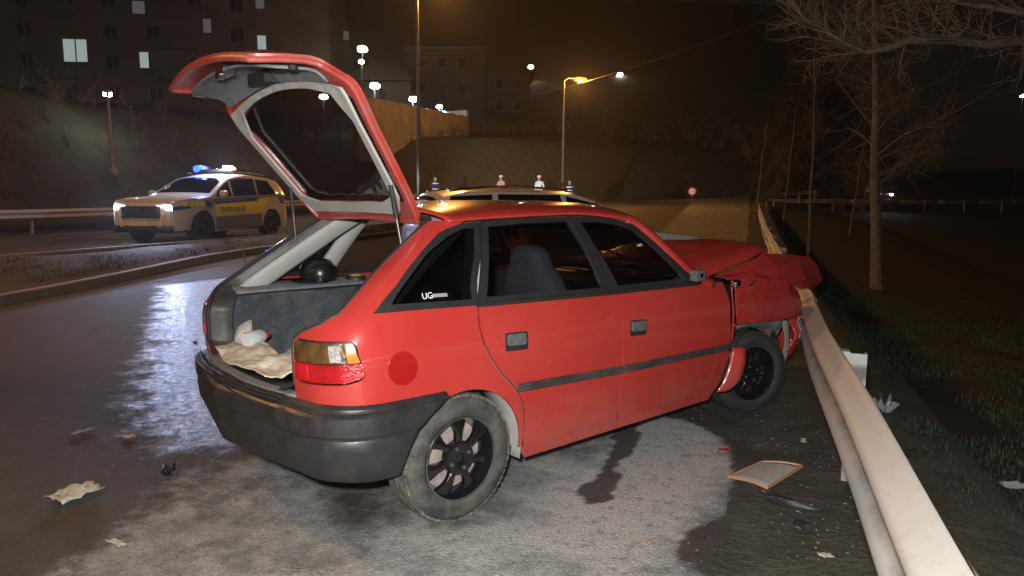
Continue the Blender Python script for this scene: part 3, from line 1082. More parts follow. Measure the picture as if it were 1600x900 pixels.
def text(name, body, size, m, parent, P0, ex, ey, ext=0.0006):
    cu = bpy.data.curves.new(name, 'FONT')
    cu.body = body
    cu.size = size
    cu.extrude = ext
    cu.align_x = 'CENTER'
    cu.align_y = 'CENTER'
    cu.materials.append(M[m])
    o = bpy.data.objects.new(name, cu)
    COL.objects.link(o)
    o.parent = parent
    ex, ey = Vector(ex).normalized(), Vector(ey).normalized()
    ez = ex.cross(ey)
    me = bpy.data.meshes.new_from_object(o.evaluated_get(bpy.context.evaluated_depsgraph_get()))
    bpy.data.objects.remove(o)
    o = bpy.data.objects.new(name, me)
    COL.objects.link(o)
    o.parent = parent
    o.matrix_local = Matrix(((ex.x, ey.x, ez.x, P0[0]), (ex.y, ey.y, ez.y, P0[1]), (ex.z, ey.z, ez.z, P0[2]), (0, 0, 0, 1)))
    return o


text('sticker_letters', 'UG', .038, 'sticker', stk, (-.165, -float(Wz(1.03)) - .012, 1.032), (1, 0, 0), (0, .35, 1))

# --- roof with its rails
ze = ci([-.05, .0, .15, .27, .9, 1.2, 1.34, 1.45], [1.30, 1.316, 1.328, 1.334, 1.349, 1.328, 1.302, 1.25])
zc = ci([-.05, .0, .3, .7, 1.05, 1.3, 1.42, 1.52], [1.362, 1.372, 1.398, 1.414, 1.412, 1.396, 1.372, 1.345])
rows = []
for u in np.linspace(0, 1, 40):
    row = []
    for v in np.linspace(-1, 1, 41):
        x = (.035 + .045 * v * v) * (1 - u) + (1.505 - .165 * abs(v)**2.2) * u
        e, c = float(ze(x)), float(zc(x))
        k = abs(v)
        t = 1 - (1 - k)**1.0
        zq = e + (c - e) * (1 - t**3.2)
        yq = float(Wz(e)) * (1 - (1 - k)**1.35)
        row.append((x, math.copysign(yq, v), zq))
    rows.append(row)
MB().grid(rows).build('roof', 'paint', car, None, .012)
# roof aerial base / sun strip at the front corner
MB().tube([(1.44, -.30, 1.352), (1.38, -.30, 1.40), (1.33, -.30, 1.41)], [.016, .012, .006], 8).build('aerial_base', 'rubber', car)

# --- windscreen, cracked
rows = []
for u in np.linspace(0, 1, 14):
    row = []
    for v in np.linspace(-1, 1, 21):
        top = Vector((1.495 - .14 * abs(v)**2.2, .525 * v, 1.352 - .05 * v * v))
        bot = Vector((2.03 - .17 * v * v, .70 * v, .965 - .02 * v * v))
        p = top.lerp(bot, u) + Vector((.5, 0, .8)) * .03 * math.sin(math.pi * u)
        row.append(tuple(p))
    rows.append(row)
MB().grid(rows).build('windscreen', 'glass', car, None, .004)
b = MB()
b.tube([(1.84, -.70, .955), (1.95, -.45, .972), (2.02, 0, .975), (1.95, .45, .972), (1.84, .70, .955)], .022, 8)
b.build('windscreen_scuttle', 'plastic', car)
b = MB()
b.tube([(1.98, -.30, .985), (1.93, -.05, 1.05), (1.88, .25, 1.12)], [.010, .007, .005], 6)
b.build('wiper', 'plastic', car)

# --- rear bumper: one moulding running round the tail
prof = [(-.10, .638), (-.04, .634), (.012, .626), (.030, .618), (.036, .604), (.052, .598), (.064, .588), (.068, .560), (.066, .520), (.056, .512), (.052, .500), (.058, .492), (.058, .45), (.050, .40), (.026, .345), (.000, .325), (-.05, .318)]
full = float(.24 * PH + 1.2)
y_half = None
stn = []
acen = None
for a in np.linspace(-.42, 1.4, 400):
    if S(a, .5)[1] > 0:
        acen = a
        break
avals = np.concatenate([np.linspace(A(-.135, .5), .0, 8), np.linspace(.03, .36, 16), np.linspace(.42, acen, 12)])
rows = []
for sgn in (-1, 1):
    seq = avals if sgn == -1 else avals[::-1][1:]
    for a in seq:
        k = .35 + .65 * float(sstep(-.10, .42, a))
        row = []
        for o, z in prof:
            inn = o if o > 0 else o * (0.2 + .8 * float(sstep(.10, .42, a)))
            oo = (o * (0.32 + 0.55 * k) if o > 0 else inn)
            aa = a if a >= 0 else A(-math.sqrt(max(.012, .338**2 - (z - .285)**2)), .5) * (a / avals[0])
            p = S(aa, .5, oo, sgn)
            row.append((p[0] + (.02 * (z - .5) / .2 if z < .5 else 0) * (-1) * float(sstep(.1, .4, a)) * 0, p[1], z - .012 * (1 - k)))
        rows.append(row)
bp_ = MB().grid(rows).build('rear_bumper', 'bumper', car, 28, .006)
# mouldings on the bumper
for zz_, oo_ in ((.516, .062), (.606, .050)):
    pts = []
    for sgn in (-1, 1):
        seq = avals if sgn == -1 else avals[::-1][1:]
        for a in seq:
            k = .35 + .65 * float(sstep(-.10, .42, a))
            aa = a if a >= 0 else A(-math.sqrt(.338**2 - (zz_ - .285)**2), .5) * (a / avals[0])
            p = S(aa, .5, oo_ * (0.32 + .55 * k), sgn)
            pts.append((p[0], p[1], zz_))
    MB().tube(pts, .0055, 6).build('bumper_moulding', 'bumper', bp_)
# ribbed loading ledge on the bumper top
for k in range(3):
    pts = []
    for y in np.linspace(-.52, .52, 15):
        p = S(acen, .5)[0] - .005 - .022 * k + .10 * (abs(y) / .62)**2.2
        pts.append((p, y, .640 - .004 * k))
    MB().tube(pts, .0045, 6).build('ledge_rib', 'bumper', bp_)
# tow eye bracket and exhaust tip under the bumper
b = MB()
b.tube([(-.30, .30, .27), (-.66, .30, .27)], .024, 10, False)
b.build('exhaust_pipe', 'darkmetal', car)

# --- boot opening: flange and rubber seal, load sill, inner walls
sealpts = []
for s in (-1, 1):
    L = [(.545, .632)] + openl
    q = [S(a + .012, z, -.012, s) for a, z in resample(L, .03, False)]
    sealpts.append(q)
pts = [tuple(p) for p in sealpts[0]] + [(.035 + .045 * v * v - .01, -.47 * v, 1.345 + .012 * (1 - v * v)) for v in np.linspace(-1, 1, 9)][::1]
pts = [tuple(p) for p in sealpts[0]] + [(.07 + .0 * y - .03 * (1 - (y / .5)**2), y, 1.338 + .02 * (1 - (y / .5)**2)) for y in np.linspace(-.46, .46, 9)] + [tuple(p) for p in sealpts[1][::-1]]
MB().tube(pts, .011, 8).build('boot_seal', 'rubber', car)
for s in (-1, 1):
    rows = []
    for a, z in resample([(.545, .632)] + openl, .03, False):
        p0, p1 = S(a, z, 0, s), S(a + .014, z, -.02, s)
        inn = np.array([p1[0] + .10, p1[1] - s * .045, z - .01])
        rows.append([tuple(p0), tuple(p1), tuple((p1 + inn) / 2 + np.array([0, s * .012, 0])), tuple(inn)])
    MB().grid(rows).build('opening_flange', 'strip', car, 60, .004)
    # D pillar trim following the opening, C pillar trim between the side windows
    rows = []
    for a, z in resample(openl[3:], .04, False):
        p1 = S(a + .014, z, -.02, s)
        q = np.array([p1[0] + .095, p1[1] - s * .042, z - .006])
        rows.append([tuple(q + np.array([-.012, -s * .004, .01])), tuple(q + np.array([.03, -s * .012, 0])), tuple(q + np.array([.10, s * .012, -.03])), tuple(q + np.array([.12, s * .03, -.04]))])
    MB().grid(rows).build('pillar_trim', 'trimlight', car, 60, .006)
    rows = []
    for z in np.linspace(.92, 1.32, 10):
        t = (z - .97) / .36
        x = .10 + .175 * t
        y = float(Wz(z)) - .035
        rows.append([(x - .065, s * (y - .005), z), (x - .045, s * (y - .03), z), (x + .045, s * (y - .03), z), (x + .065, s * (y - .005), z)])
    MB().grid(rows).build('pillar_trim', 'trimlight', car, 60, .006)
    # inner boot side: carpeted lower wall and the shelf bearer above it
    rows = []
    for x in np.linspace(-.54, .28, 12):
        cy = .64 + .125 * float(sstep(-.54, -.22, x))
        w = .60 + .06 * sstep(-.5, -.2, x) - .10 * math.exp(-((x - .05) / .2)**2)
        rows.append([(x, s * .50, .40), (x, s * (w - .03), .46), (x, s * w, .60), (x, s * (w + .01), .76), (x, s * (w - .02), .885), (x, s * (w - .02) - s * .0, .905), (x, s * min(.74, cy), .925), (x, s * cy, .945)])
    MB().grid(rows).build('boot_side_trim', 'carpet', car, 50, .006)
    rows = []
    for x in np.linspace(-.50, .30, 10):
        cy = .60 + .155 * float(sstep(-.50, -.20, x))
        rows.append([(x, s * .52, .925), (x, s * .53, .935), (x, s * min(.70, cy - .02), .945), (x, s * cy, .955)])
    MB().grid(rows).build('shelf_bearer', 'trimdark', car, 50, .01)
    # parcel-shelf speaker with a yellow ring
    sp = E('speaker', (.15, 0, .0), 0, car)
    MB().lathe([(0, .012), (.055, .012), (.062, 0), (.062, -.02)], 24, Matrix.Translation((.10, s * .62, .957))).build('speaker_body', 'plastic', sp)
    MB().lathe([(.026, .016), (.034, .017), (.036, .013)], 20, Matrix.Translation((.10, s * .62, .957))).build('speaker_ring', mat('yellow_ring', (.6, .5, .03), .5), sp)
# load floor, load sill
MB().grid([[(x, y, .415 + .006 * mnoise.noise(Vector((x * 9, y * 9, 0)))) for y in np.linspace(-.58, .58, 20)] for x in np.linspace(-.60, .32, 16)]).build('boot_floor', 'carpet', car, None, .02)
rows = []
for y in np.linspace(-.55, .55, 21):
    xe_ = S(acen, .62)[0] + .10 * (abs(y) / .62)**2.2
    rows.append([(xe_ + .01, y, .625), (xe_ + .02, y, .64), (xe_ + .06, y, .642), (xe_ + .075, y, .62), (xe_ + .075, y, .41)])
MB().grid(rows).build('load_sill', 'trimdark', car, 50, .006)
# rear bench: backrest split, cushion
b = MB()
rows = []
for y in np.linspace(-.60, .60, 25):
    pf = .018 * math.cos(y * math.pi * 2 / .6) + .008
    rows.append([(.30, y, .40), (.31 - .0, y, .55), (.355, y, .75), (.405, y, .90 + pf * .3), (.43, y, .935 + pf * .3), (.47, y, .935 + pf * .3), (.50 + pf, y, .88), (.49 + pf, y, .62), (.44, y, .42)])
b.grid(rows).build('rear_backrest', 'seat', car, 50)
MB().grid([[(x, y, .42 + .07 * math.sin(math.pi * min(1, (x - .42) / .5 * .9 + .05)) + .01 * math.cos(y * 9)) for y in np.linspace(-.62, .62, 20)] for x in np.linspace(.44, .95, 10)]).build('rear_cushion', 'seat', car, 60, .12)


def headrest(loc, size, m, parent, name='headrest', tilt=0.0):
    b = MB()
    n1, n2 = 14, 9
    rows = []
    for i in range(n2 + 1):
        ph = -math.pi / 2 + math.pi * i / n2
        row = []
        for k in range(n1 + 1):
            th = 2 * math.pi * k / n1
            e = .6
            f = lambda t: math.copysign(abs(t)**e, t)
            p = Vector((size[0] * f(math.cos(ph)) * f(math.cos(th)), size[1] * f(math.cos(ph)) * f(math.sin(th)), size[2] * f(math.sin(ph))))
            row.append(tuple(Matrix.Rotation(tilt, 3, 'Y') @ p + Vector(loc)))
        rows.append(row)
    return b.grid(rows).build(name, m, parent, 80)


# black headrest standing on the left of the rear bench
headrest((.40, .34, .985), (.05, .12, .05), 'seat', car, tilt=.2)
headrest((.39, -.36, .985), (.05, .12, .05), 'seat', car, tilt=.2)
# front seats
for s in (-1, 1):
    st = E('front_seat', (0, 0, 0), 0, car)
    rows = []
    xb = .93
    for z, x, hw, th in ((.42, xb + .05, .23, .11), (.55, xb + .01, .245, .12), (.75, xb - .05, .245, .11), (.90, xb - .10, .23, .10), (1.02, xb - .13, .19, .09), (1.08, xb - .14, .14, .075), (1.13, xb - .15, .125, .07), (1.165, xb - .155, .105, .055), (1.185, xb - .155, .05, .03)):
        rows.append([(x + th * math.copysign(abs(math.cos(t))**.7, math.cos(t)), s * .37 + hw * math.copysign(abs(math.sin(t))**.7, math.sin(t)), z) for t in np.linspace(0, 2 * math.pi, 21)])
    MB().grid(upsample(rows, 2)).build('seat_back', 'seat', st, 80)
    rows = []
    for x, z in ((1.0, .40), (1.1, .47), (1.35, .50), (1.50, .49), (1.56, .43), (1.5, .36), (1.0, .34)):
        rows.append([(x, s * .37 + y, z + .02 * (abs(y) / .24)**2) for y in np.linspace(-.25, .25, 9)])
    MB().grid(upsample(rows, 2)).build('seat_cushion', 'seat', st, 80)
# floor pan, dashboard, steering wheel, headliner, rear view mirror, firewall
MB().box((1.25, 0, .245), (2.3, 1.50, .03)).build('floor_pan', 'plastic', car)
rows = []
for y in np.linspace(-.70, .70, 15):
    rows.append([(1.70, y, .40), (1.62, y, .62), (1.60, y, .80), (1.64, y, .885), (1.78, y, .915), (2.02, y, .90)])
MB().grid(rows).build('dashboard', 'plastic', car, 50, .01)
Mx = Matrix.Translation((1.48, .37, .80)) @ Matrix.Rotation(-1.1, 4, 'Y')
b = MB().lathe([(.185 + .016 * math.cos(t), .016 * math.sin(t)) for t in np.linspace(0, 2 * math.pi, 8, endpoint=False)], 28, Mx, True)
for a in (0, 2.1, 4.2):
    b.tube([Mx @ Vector((0, 0, -.02)), Mx @ Vector((.18 * math.cos(a), .18 * math.sin(a), 0))], .014, 6)
b.tube([Mx @ Vector((0, 0, .01)), Mx @ Vector((0, 0, -.3))], [.06, .03], 10)
b.build('steering_wheel', 'plastic', car)
rows = []
for x in np.linspace(.09, 1.36, 14):
    rows.append([(x, y, float(zc(x)) - .035 - .045 * (abs(y) / .52)**2.4) for y in np.linspace(-.53, .53, 15)])
MB().grid(rows).build('headliner', 'trimlight', car, None, .006)
b = MB()
b.box((1.36, 0, 1.255), (.03, .22, .065))
b.tube([(1.37, 0, 1.27), (1.44, 0, 1.33)], .01, 6)
b.build('rear_view_mirror', 'plastic', car)
MB().box((2.06, 0, .60), (.03, 1.36, .62)).build('firewall', 'plastic', car)
MB().box((-.30, 0, .33), (.55, 1.15, .12)).build('spare_wheel_well', 'plastic', car)
# B pillars
for s in (-1, 1):
    rows = []
    for z in np.linspace(.30, 1.32, 12):
        x = 1.02 - .11 * float(sstep(.9, 1.35, z))
        y = min(.80, float(Wz(z)) - .03)
        rows.append([(x - .045, s * y, z), (x - .03, s * (y - .03), z), (x + .03, s * (y - .03), z), (x + .045, s * y, z)])
    MB().grid(rows).build('b_pillar', 'trimdark', car, 60, .006)
    # inner door cards
    panel('door_card', [(.36, .30), (2.0, .30), (2.0, .90), (.15, .93), (.15, .75)], side(-.06, s), 'trimdark', car, d=.12, th=.008)

# --- tailgate, hinged at the roof and swung up
HX, HZ = .0, 1.355
yo = ci([.60, .70, .86, .90, .935, .975, 1.05, 1.16, 1.26, 1.335, 1.36], [.52, .555, .562, .585, .660, .685, .655, .612, .570, .525, .49])


def xh(y, z, off=0.0):
    """closed tailgate skin"""
    k = 1 - np.minimum(1, (np.abs(y) / .64)**2)
    base = np.where(z > .93, xr(z), xr(z) + .0)
    bul = np.where(z < .93, .075 + .02 * np.sin(np.clip((z - .6) / .33, 0, 1) * math.pi), .075 - .03 * np.clip((z - .93) / .4, 0, 1))
    return base - bul * k + .02


def tg(off):
    def fn(y, z):
        y, z = np.asarray(y, float), np.asarray(z, float)
        e = 1e-3
        dx_dz = (xh(y, z + e) - xh(y, z - e)) / (2 * e)
        n = np.stack([-np.ones_like(z), 0 * z, dx_dz], -1)
        n /= np.linalg.norm(n, axis=-1, keepdims=True)
        P = np.stack([xh(y, z), y, z], -1) + n * off
        return P - np.array([HX, 0, HZ])
    return fn


GATE = math.radians(88.6)
gate = E('tailgate', (HX, 0, HZ), 0, car)
gate.rotation_euler = (0, GATE, 0)
zl = [.60, .63, .70, .80, .86, .88, .90, .918, .935, .955, .975, 1.0, 1.05, 1.10, 1.16, 1.21, 1.26, 1.32, 1.345]
right = [(-float(yo(z)), z) for z in zl]
outl = right + [(-.40, 1.352), (-.2, 1.356), (0, 1.357), (.2, 1.356), (.40, 1.352)] + [(-y, z) for y, z in right[::-1]]
outl += [(y, .60 - .025 * (1 - (y / .55)**2)) for y in np.linspace(.5, -.5, 11)]
wz_ = [.985, 1.03, 1.10, 1.18, 1.25, 1.285]
wr = [(-(float(yo(z)) - .062), z) for z in wz_]
wino = [(0, .958), (-.25, .962), (-.44, .970)] + wr + [(-.30, 1.300), (0, 1.306), (.30, 1.300)] + [(-y, z) for y, z in wr[::-1]] + [(.44, .970), (.25, .962)]
wri = [(-(float(yo(z)) - .102), z) for z in wz_]
wini = [(0, .962), (-.30, .966), (-.50, .976)] + [(y, z + .006) for y, z in wri[1:-1]] + [(-.42, 1.270), (-.32, 1.290), (0, 1.299), (.32, 1.290), (.42, 1.270)] + [(-y, z + .006) for y, z in wri[1:-1][::-1]] + [(.50, .976), (.30, .966)]
cg = (.9 - HX, 0, .7 - HZ)
panel('outer_skin', outl, tg(0), 'paint', gate, [wino], .04, .022, cg)
panel('rear_window', wino, tg(-.008), 'hatchglass', gate, d=.06, th=.004, center=cg)
# red inner flange, light inner trim round the glass, dark lower lining with a grip pocket
inner_o = [(y * .915, z if z > .66 else .66 + (z - .60) * .3) for y, z in right[:-2]] + [(-.43, 1.318), (-.2, 1.326), (0, 1.328), (.2, 1.326), (.43, 1.318)] + [(-y * .915, z if z > .66 else .66 + (z - .60) * .3) for y, z in right[:-2][::-1]] + [(y, .652) for y in np.linspace(.4, -.4, 5)]
ring = [(y, z) for y, z in inner_o if z > .94] + [(.30, .945), (0, .940), (-.30, .945)]
panel('inner_trim', ring, tg(-.040), 'trimlight', gate, [wini], .04, .012, cg)
low = [(-.555, .935), (-.545, .80), (-.52, .69), (-.44, .662), (0, .650), (.44, .662), (.52, .69), (.545, .80), (.555, .935), (.30, .938), (0, .932), (-.30, .938)]
pocket = roundpoly([(-.30, .775), (-.08, .775), (-.10, .875), (-.28, .875)], .02)
panel('lower_lining', low, tg(-.048), 'trimdark', gate, [pocket], .04, .010, cg)
panel('grip_pocket', pocket, tg(-.020), 'handle', gate, d=.03, th=.008, center=cg)
edge = [tuple(p) for p in tg(-.022)(np.array([q[0] * .985 for q in outl]), np.array([q[1] for q in outl]))]
MB().tube(edge + [edge[0]], .013, 8).build('flange_edge', 'paint', gate)
lt = tg(-.055)(np.array([0.0]), np.array([.672]))[0]
MB().box(lt, (.05, .10, .05)).box(lt + np.array([.03, 0, -.02]), (.02, .05, .03)).build('latch', 'chrome', gate)
for sy in (-1, 1):
    q = tg(-.045)(np.array([sy * .535]), np.array([.76]))[0]
    MB().lathe([(0, .02), (.018, .018), (.02, 0)], 12, Matrix.Translation(q) @ Matrix.Rotation(math.pi / 2, 4, 'Y')).build('rubber_buffer', 'rubber', gate)
# high brake light / wiper motor cover
q = tg(-.07)(np.array([.0]), np.array([.90]))[0]
MB().box(q, (.05, .20, .07)).build('wiper_motor_cover', 'plastic', gate)
# gas struts between pillar and gate
ca_, sa_ = math.cos(GATE), math.sin(GATE)


def gate_to_car(p):
    return Vector((HX + ca_ * p[0] + sa_ * p[2], p[1], HZ - sa_ * p[0] + ca_ * p[2]))


for s in (-1, 1):
    gp = gate_to_car(tg(-.05)(np.array([s * .53]), np.array([1.22]))[0])
    p1 = S(.135, 1.20, -.03, s)
    bp0 = Vector((p1[0] + .03, p1[1] - s * .02, 1.20))
    st = E('gas_strut', (0, 0, 0), 0, car)
    mid = bp0.lerp(gp, .5)
    MB().tube([gp, mid], .0115, 10).build('strut_cylinder', 'plastic', st)
    MB().tube([mid, bp0], .0055, 8).build('strut_rod', 'chrome', st)


# --- wheels
def wheel(name, loc, steer, s, dirty, parent=None, R=.290, rim_r=.188, wdt=.175, spokes=7, mats=('tyre', 'muddy', 'rimblack')):
    w = E(name, loc, 0, parent if parent else car)
    w.rotation_euler = (0, 0, steer)
    Mx = Matrix.Rotation(math.pi / 2, 4, 'X') if s < 0 else Matrix.Rotation(-math.pi / 2, 4, 'X')   # lathe z -> outward
    h = wdt / 2
    side_p = [(rim_r - .004, -h + .01), (rim_r - .002, h - .012), (rim_r + .006, h - .002), (rim_r + .03, h + .004), (rim_r + .065, h + .003), (R - .022, h - .006), (R - .010, h - .016)]
    ty = MB().lathe([(r, z) for r, z in side_p] + [(R - .010, -h + .016), (R - .022, -h + .006), (rim_r + .065, -h - .003), (rim_r + .006, -h + .002), (rim_r - .004, -h + .01)], 64, Mx).build('tyre', mats[0], w, 60)
    # tread: ribs with cross grooves
    b = MB()
    for c0, c1 in ((-h + .014, -h * .52), (-h * .46, -h * .06), (h * .06, h * .46), (h * .52, h - .014)):
        n = 56
        for k in range(n):
            a0 = 2 * math.pi * (k + (.5 if c0 > 0 else 0)) / n
            a1 = a0 + 2 * math.pi / n * .84
            q = []
            for r in (R - .014, R):
                for z in (c0, c1):
                    for a in (a0, a1):
                        q.append(Mx @ Vector((r * math.cos(a), r * math.sin(a), z)))
            b.add(q, [(0, 2, 3, 1), (4, 5, 7, 6), (0, 1, 5, 4), (2, 6, 7, 3), (0, 4, 6, 2), (1, 3, 7, 5)])
    b.build('tread', mats[1], ty, 30)
    rim = MB().lathe([(rim_r, h - .014), (rim_r + .004, h - .004), (rim_r - .004, h - .001), (rim_r - .010, h - .010), (rim_r - .014, h - .03), (rim_r - .03, h - .06), (rim_r - .03, -h + .02)], 56, Mx).build('rim', mats[2], w, 50)
    if mats[2] == 'rimblack':
        MB().lathe([(rim_r + .001, h - .005), (rim_r + .003, h + .0005), (rim_r - .004, h + .0008), (rim_r - .006, h - .004)], 56, Mx).build('rim_lip', 'rimlip', rim)
    MB().lathe([(0, h - .085), (rim_r - .032, h - .085), (rim_r - .032, h - .10)], 40, Mx).build('brake_drum', 'drum' if dirty else 'darkmetal', w, 40)
    # spokes: flared towards the lip
    for k in range(spokes):
        a = 2 * math.pi * (k + .5) / spokes + .2
        rows = []
        for t in np.linspace(0, 1, 7):
            r = .035 + (rim_r - .012 - .035) * t
            hw = .030 - .016 * math.sin(math.pi * min(1, t * 1.05)) + .022 * t**3
            zt = h - .026 + .012 * math.sin(math.pi * t) - .004 * t
            row = []
            for u, dz in ((-1, -.028), (-.92, -.006), (-.55, 0), (.55, 0), (.92, -.006), (1, -.028)):
                p = Vector((r * math.cos(a) - u * hw * math.sin(a), r * math.sin(a) + u * hw * math.cos(a), zt + dz))
                row.append(tuple(Mx @ p))
            rows.append(row)
        MB().grid(rows).build('spoke', mats[2], rim, 40)
    hub = MB().lathe([(0, h - .022), (.024, h - .022), (.026, h - .014), (.034, h - .012), (.072, h - .012), (.078, h - .022), (.078, h - .05)], 32, Mx).build('hub', mats[2], rim, 30)
    for k in range(4):
        a = math.pi / 2 * k + .4
        MB().lathe([(0, .006), (.008, .006), (.010, .0)], 8, Mx @ Matrix.Translation((.05 * math.cos(a), .05 * math.sin(a), h - .012))).build('wheel_bolt', 'bolt', rim)
    return w


wheel('rear_wheel', (0, -.712, .288), .0, -1, True)
wheel('rear_wheel', (0, .712, .288), 0, 1, True)
wheel('front_wheel', (2.45, -.70, .285), math.radians(-20), -1, False, R=.280, mats=('tyre_dark', 'tyre_dark', 'rimblack'))
wheel('front_wheel', (2.50, .70, .288), math.radians(-24), 1, False)
for cx in (0, 2.49):
    for s in (-1, 1):
        rows = []
        for ang in np.linspace(-12, 158, 24):
            r = .335
            rows.append([(cx + r * math.cos(math.radians(ang)), s * y, .285 + r * math.sin(math.radians(ang))) for y in ((.815 if cx == 0 else .76), .70, .56)])
        MB().grid(rows).build('wheel_arch_liner', 'primer' if cx == 0 else 'plastic', car, 60, .004)
MB().tube([(0, -.66, .288), (0, .66, .288)], .03, 10).build('rear_axle', 'darkmetal', car)

# --- the crumpled front: engine bay, bonnet, wings, bumper
b = MB()
b.box((2.45, 0, .50), (.62, .95, .55))
b.box((2.52, .2, .80), (.35, .4, .10))
b.box((2.80, 0, .45), (.12, 1.05, .40))
b.tube([(2.2, -.3, .82), (2.5, -.1, .88), (2.75, .25, .80)], .035, 10)
b.build('engine_block', 'darkmetal', car)


def facets(rows, amp, seed, name, m):
    """folded sheet metal: flat facets between hard creases"""
    P = np.array(rows, float)
    a, b_ = P.shape[:2]
    r_ = np.random.default_rng(seed)
    P[1:-1] += r_.uniform(-amp, amp, P[1:-1].shape)
    f = []
    for i in range(a - 1):
        for j in range(b_ - 1):
            q = (i * b_ + j, i * b_ + j + 1, (i + 1) * b_ + j + 1, (i + 1) * b_ + j)
            f += [(q[0], q[1], q[2]), (q[0], q[2], q[3])] if (i + j + seed) % 2 else [(q[0], q[1], q[3]), (q[1], q[2], q[3])]
    o = O(name, P.reshape(-1, 3), f, m, car, None, False)
    bv = o.modifiers.new('solid', 'SOLIDIFY')
    bv.thickness = .005
    bv = o.modifiers.new('soft_crease', 'BEVEL')
    bv.width = .010
    bv.segments = 2
    bv.limit_method = 'ANGLE'
    bv.angle_limit = math.radians(4)
    return o


hood = [[(1.93, -.675, .945), (1.97, -.35, .968), (2.01, 0, .985), (1.97, .35, .968), (1.93, .675, .945)],
        [(2.10, -.680, .966), (2.20, -.34, 1.035), (2.25, 0, 1.055), (2.20, .35, 1.03), (2.12, .675, .965)],
        [(2.36, -.682, 1.022), (2.48, -.34, 1.085), (2.55, 0, 1.11), (2.50, .35, 1.075), (2.40, .67, .985)],
        [(2.64, -.68, 1.085), (2.84, -.32, 1.115), (2.90, 0, 1.12), (2.85, .35, 1.06), (2.75, .65, .95)],
        [(2.72, -.66, 1.065), (3.00, -.30, 1.085), (3.06, 0, 1.07), (3.02, .33, 1.0), (2.95, .62, .89)],
        [(2.74, -.64, 1.00), (3.02, -.30, 1.00), (3.10, 0, .98), (3.08, .33, .92), (3.02, .60, .82)]]
G = upsample(hood, 2)
MB().grid(crumple(G, .014, 4.2, 1)).build('bonnet', 'paint', car, 4, .012)
up_f = [[(2.06, -.690, .950), (2.36, -.700, 1.008), (2.64, -.700, 1.070), (2.95, -.70, 1.050), (3.26, -.70, 1.015)],
        [(2.06, -.735, .950), (2.36, -.75, .975), (2.66, -.76, 1.00), (3.00, -.76, .985), (3.36, -.73, .94)],
        [(2.06, -.770, .945), (2.38, -.79, .925), (2.68, -.80, .915), (3.05, -.79, .88), (3.43, -.73, .84)],
        [(2.07, -.780, .938), (2.40, -.79, .905), (2.70, -.78, .890), (3.05, -.75, .80), (3.38, -.68, .77)]]
facets(up_f, .014, 5, 'front_wing', 'paint_scraped')
lo_f = [[(2.046, -.826, .938), (2.20, -.835, .945), (2.42, -.845, .925), (2.67, -.845, .900), (2.86, -.83, .815)],
        [(2.047, -.843, .880), (2.24, -.860, .875), (2.45, -.868, .850), (2.70, -.862, .815), (2.92, -.84, .720)],
        [(2.052, -.850, .780), (2.28, -.868, .770), (2.50, -.876, .745), (2.74, -.868, .715), (2.96, -.835, .660)],
        [(2.085, -.852, .668), (2.32, -.870, .668), (2.54, -.878, .655), (2.78, -.868, .640), (2.98, -.83, .630)],
        [(2.095, -.800, .655), (2.33, -.810, .655), (2.54, -.82, .645), (2.78, -.81, .632), (2.97, -.77, .622)]]
facets(lo_f, .008, 9, 'front_wing', 'paint_scraped')
rear_f = [[(2.045, -.820, .935), (2.075, -.800, .94)], [(2.045, -.842, .80), (2.10, -.810, .80)], [(2.045, -.843, .64), (2.15, -.800, .66)], [(2.042, -.842, .56), (2.13, -.80, .58)]]
MB().grid(crumple(upsample(rear_f, 4), .006, 6, 2)).build('front_wing', 'paint', car, 25, .006)
tail_f = [[(2.02, -.870, .530), (2.08, -.895, .525), (2.135, -.885, .510)], [(1.99, -.875, .44), (2.05, -.91, .43), (2.11, -.90, .41)], [(1.94, -.86, .335), (2.02, -.90, .325), (2.08, -.89, .315)], [(1.90, -.85, .270), (1.98, -.875, .265), (2.05, -.86, .275)]]
MB().grid(crumple(upsample(tail_f, 3), .012, 7, 3)).build('bent_wing_tail', 'paint', car, 10, .006)
# torn liner, bent bumper ends, bracket
lin = [[(2.22, -.80, .655), (2.45, -.82, .645), (2.70, -.82, .635), (2.86, -.79, .625)], [(2.24, -.76, .62), (2.46, -.77, .60), (2.70, -.77, .57), (2.84, -.75, .54)], [(2.28, -.70, .58), (2.5, -.70, .57), (2.72, -.70, .50), (2.80, -.70, .42)]]
MB().grid(crumple(upsample(lin, 5), .014, 9, 4)).build('torn_liner', 'primer', car, 30, .004)
bmp = [[(2.82, -.80, .62), (2.90, -.80, .63), (2.99, -.74, .62), (3.10, -.55, .62)], [(2.83, -.82, .50), (2.92, -.83, .50), (3.02, -.75, .50), (3.13, -.55, .50)], [(2.80, -.80, .38), (2.88, -.81, .37), (2.98, -.73, .37), (3.08, -.5, .38)], [(2.80, -.76, .28), (2.86, -.76, .28), (2.92, -.70, .28), (3.0, -.5, .28)]]
MB().grid(crumple(upsample(bmp, 7), .03, 6, 6)).build('front_bumper', 'paint_scraped', car, 25, .006)
MB().grid(crumple(upsample([[(2.76, -.79, .60), (2.80, -.80, .60), (2.83, -.80, .59)], [(2.77, -.80, .45), (2.81, -.81, .45), (2.84, -.80, .44)], [(2.75, -.79, .30), (2.79, -.80, .30), (2.82, -.79, .29)]], 5), .014, 9, 8)).build('bumper_bracket', 'primer', car, 30, .004)
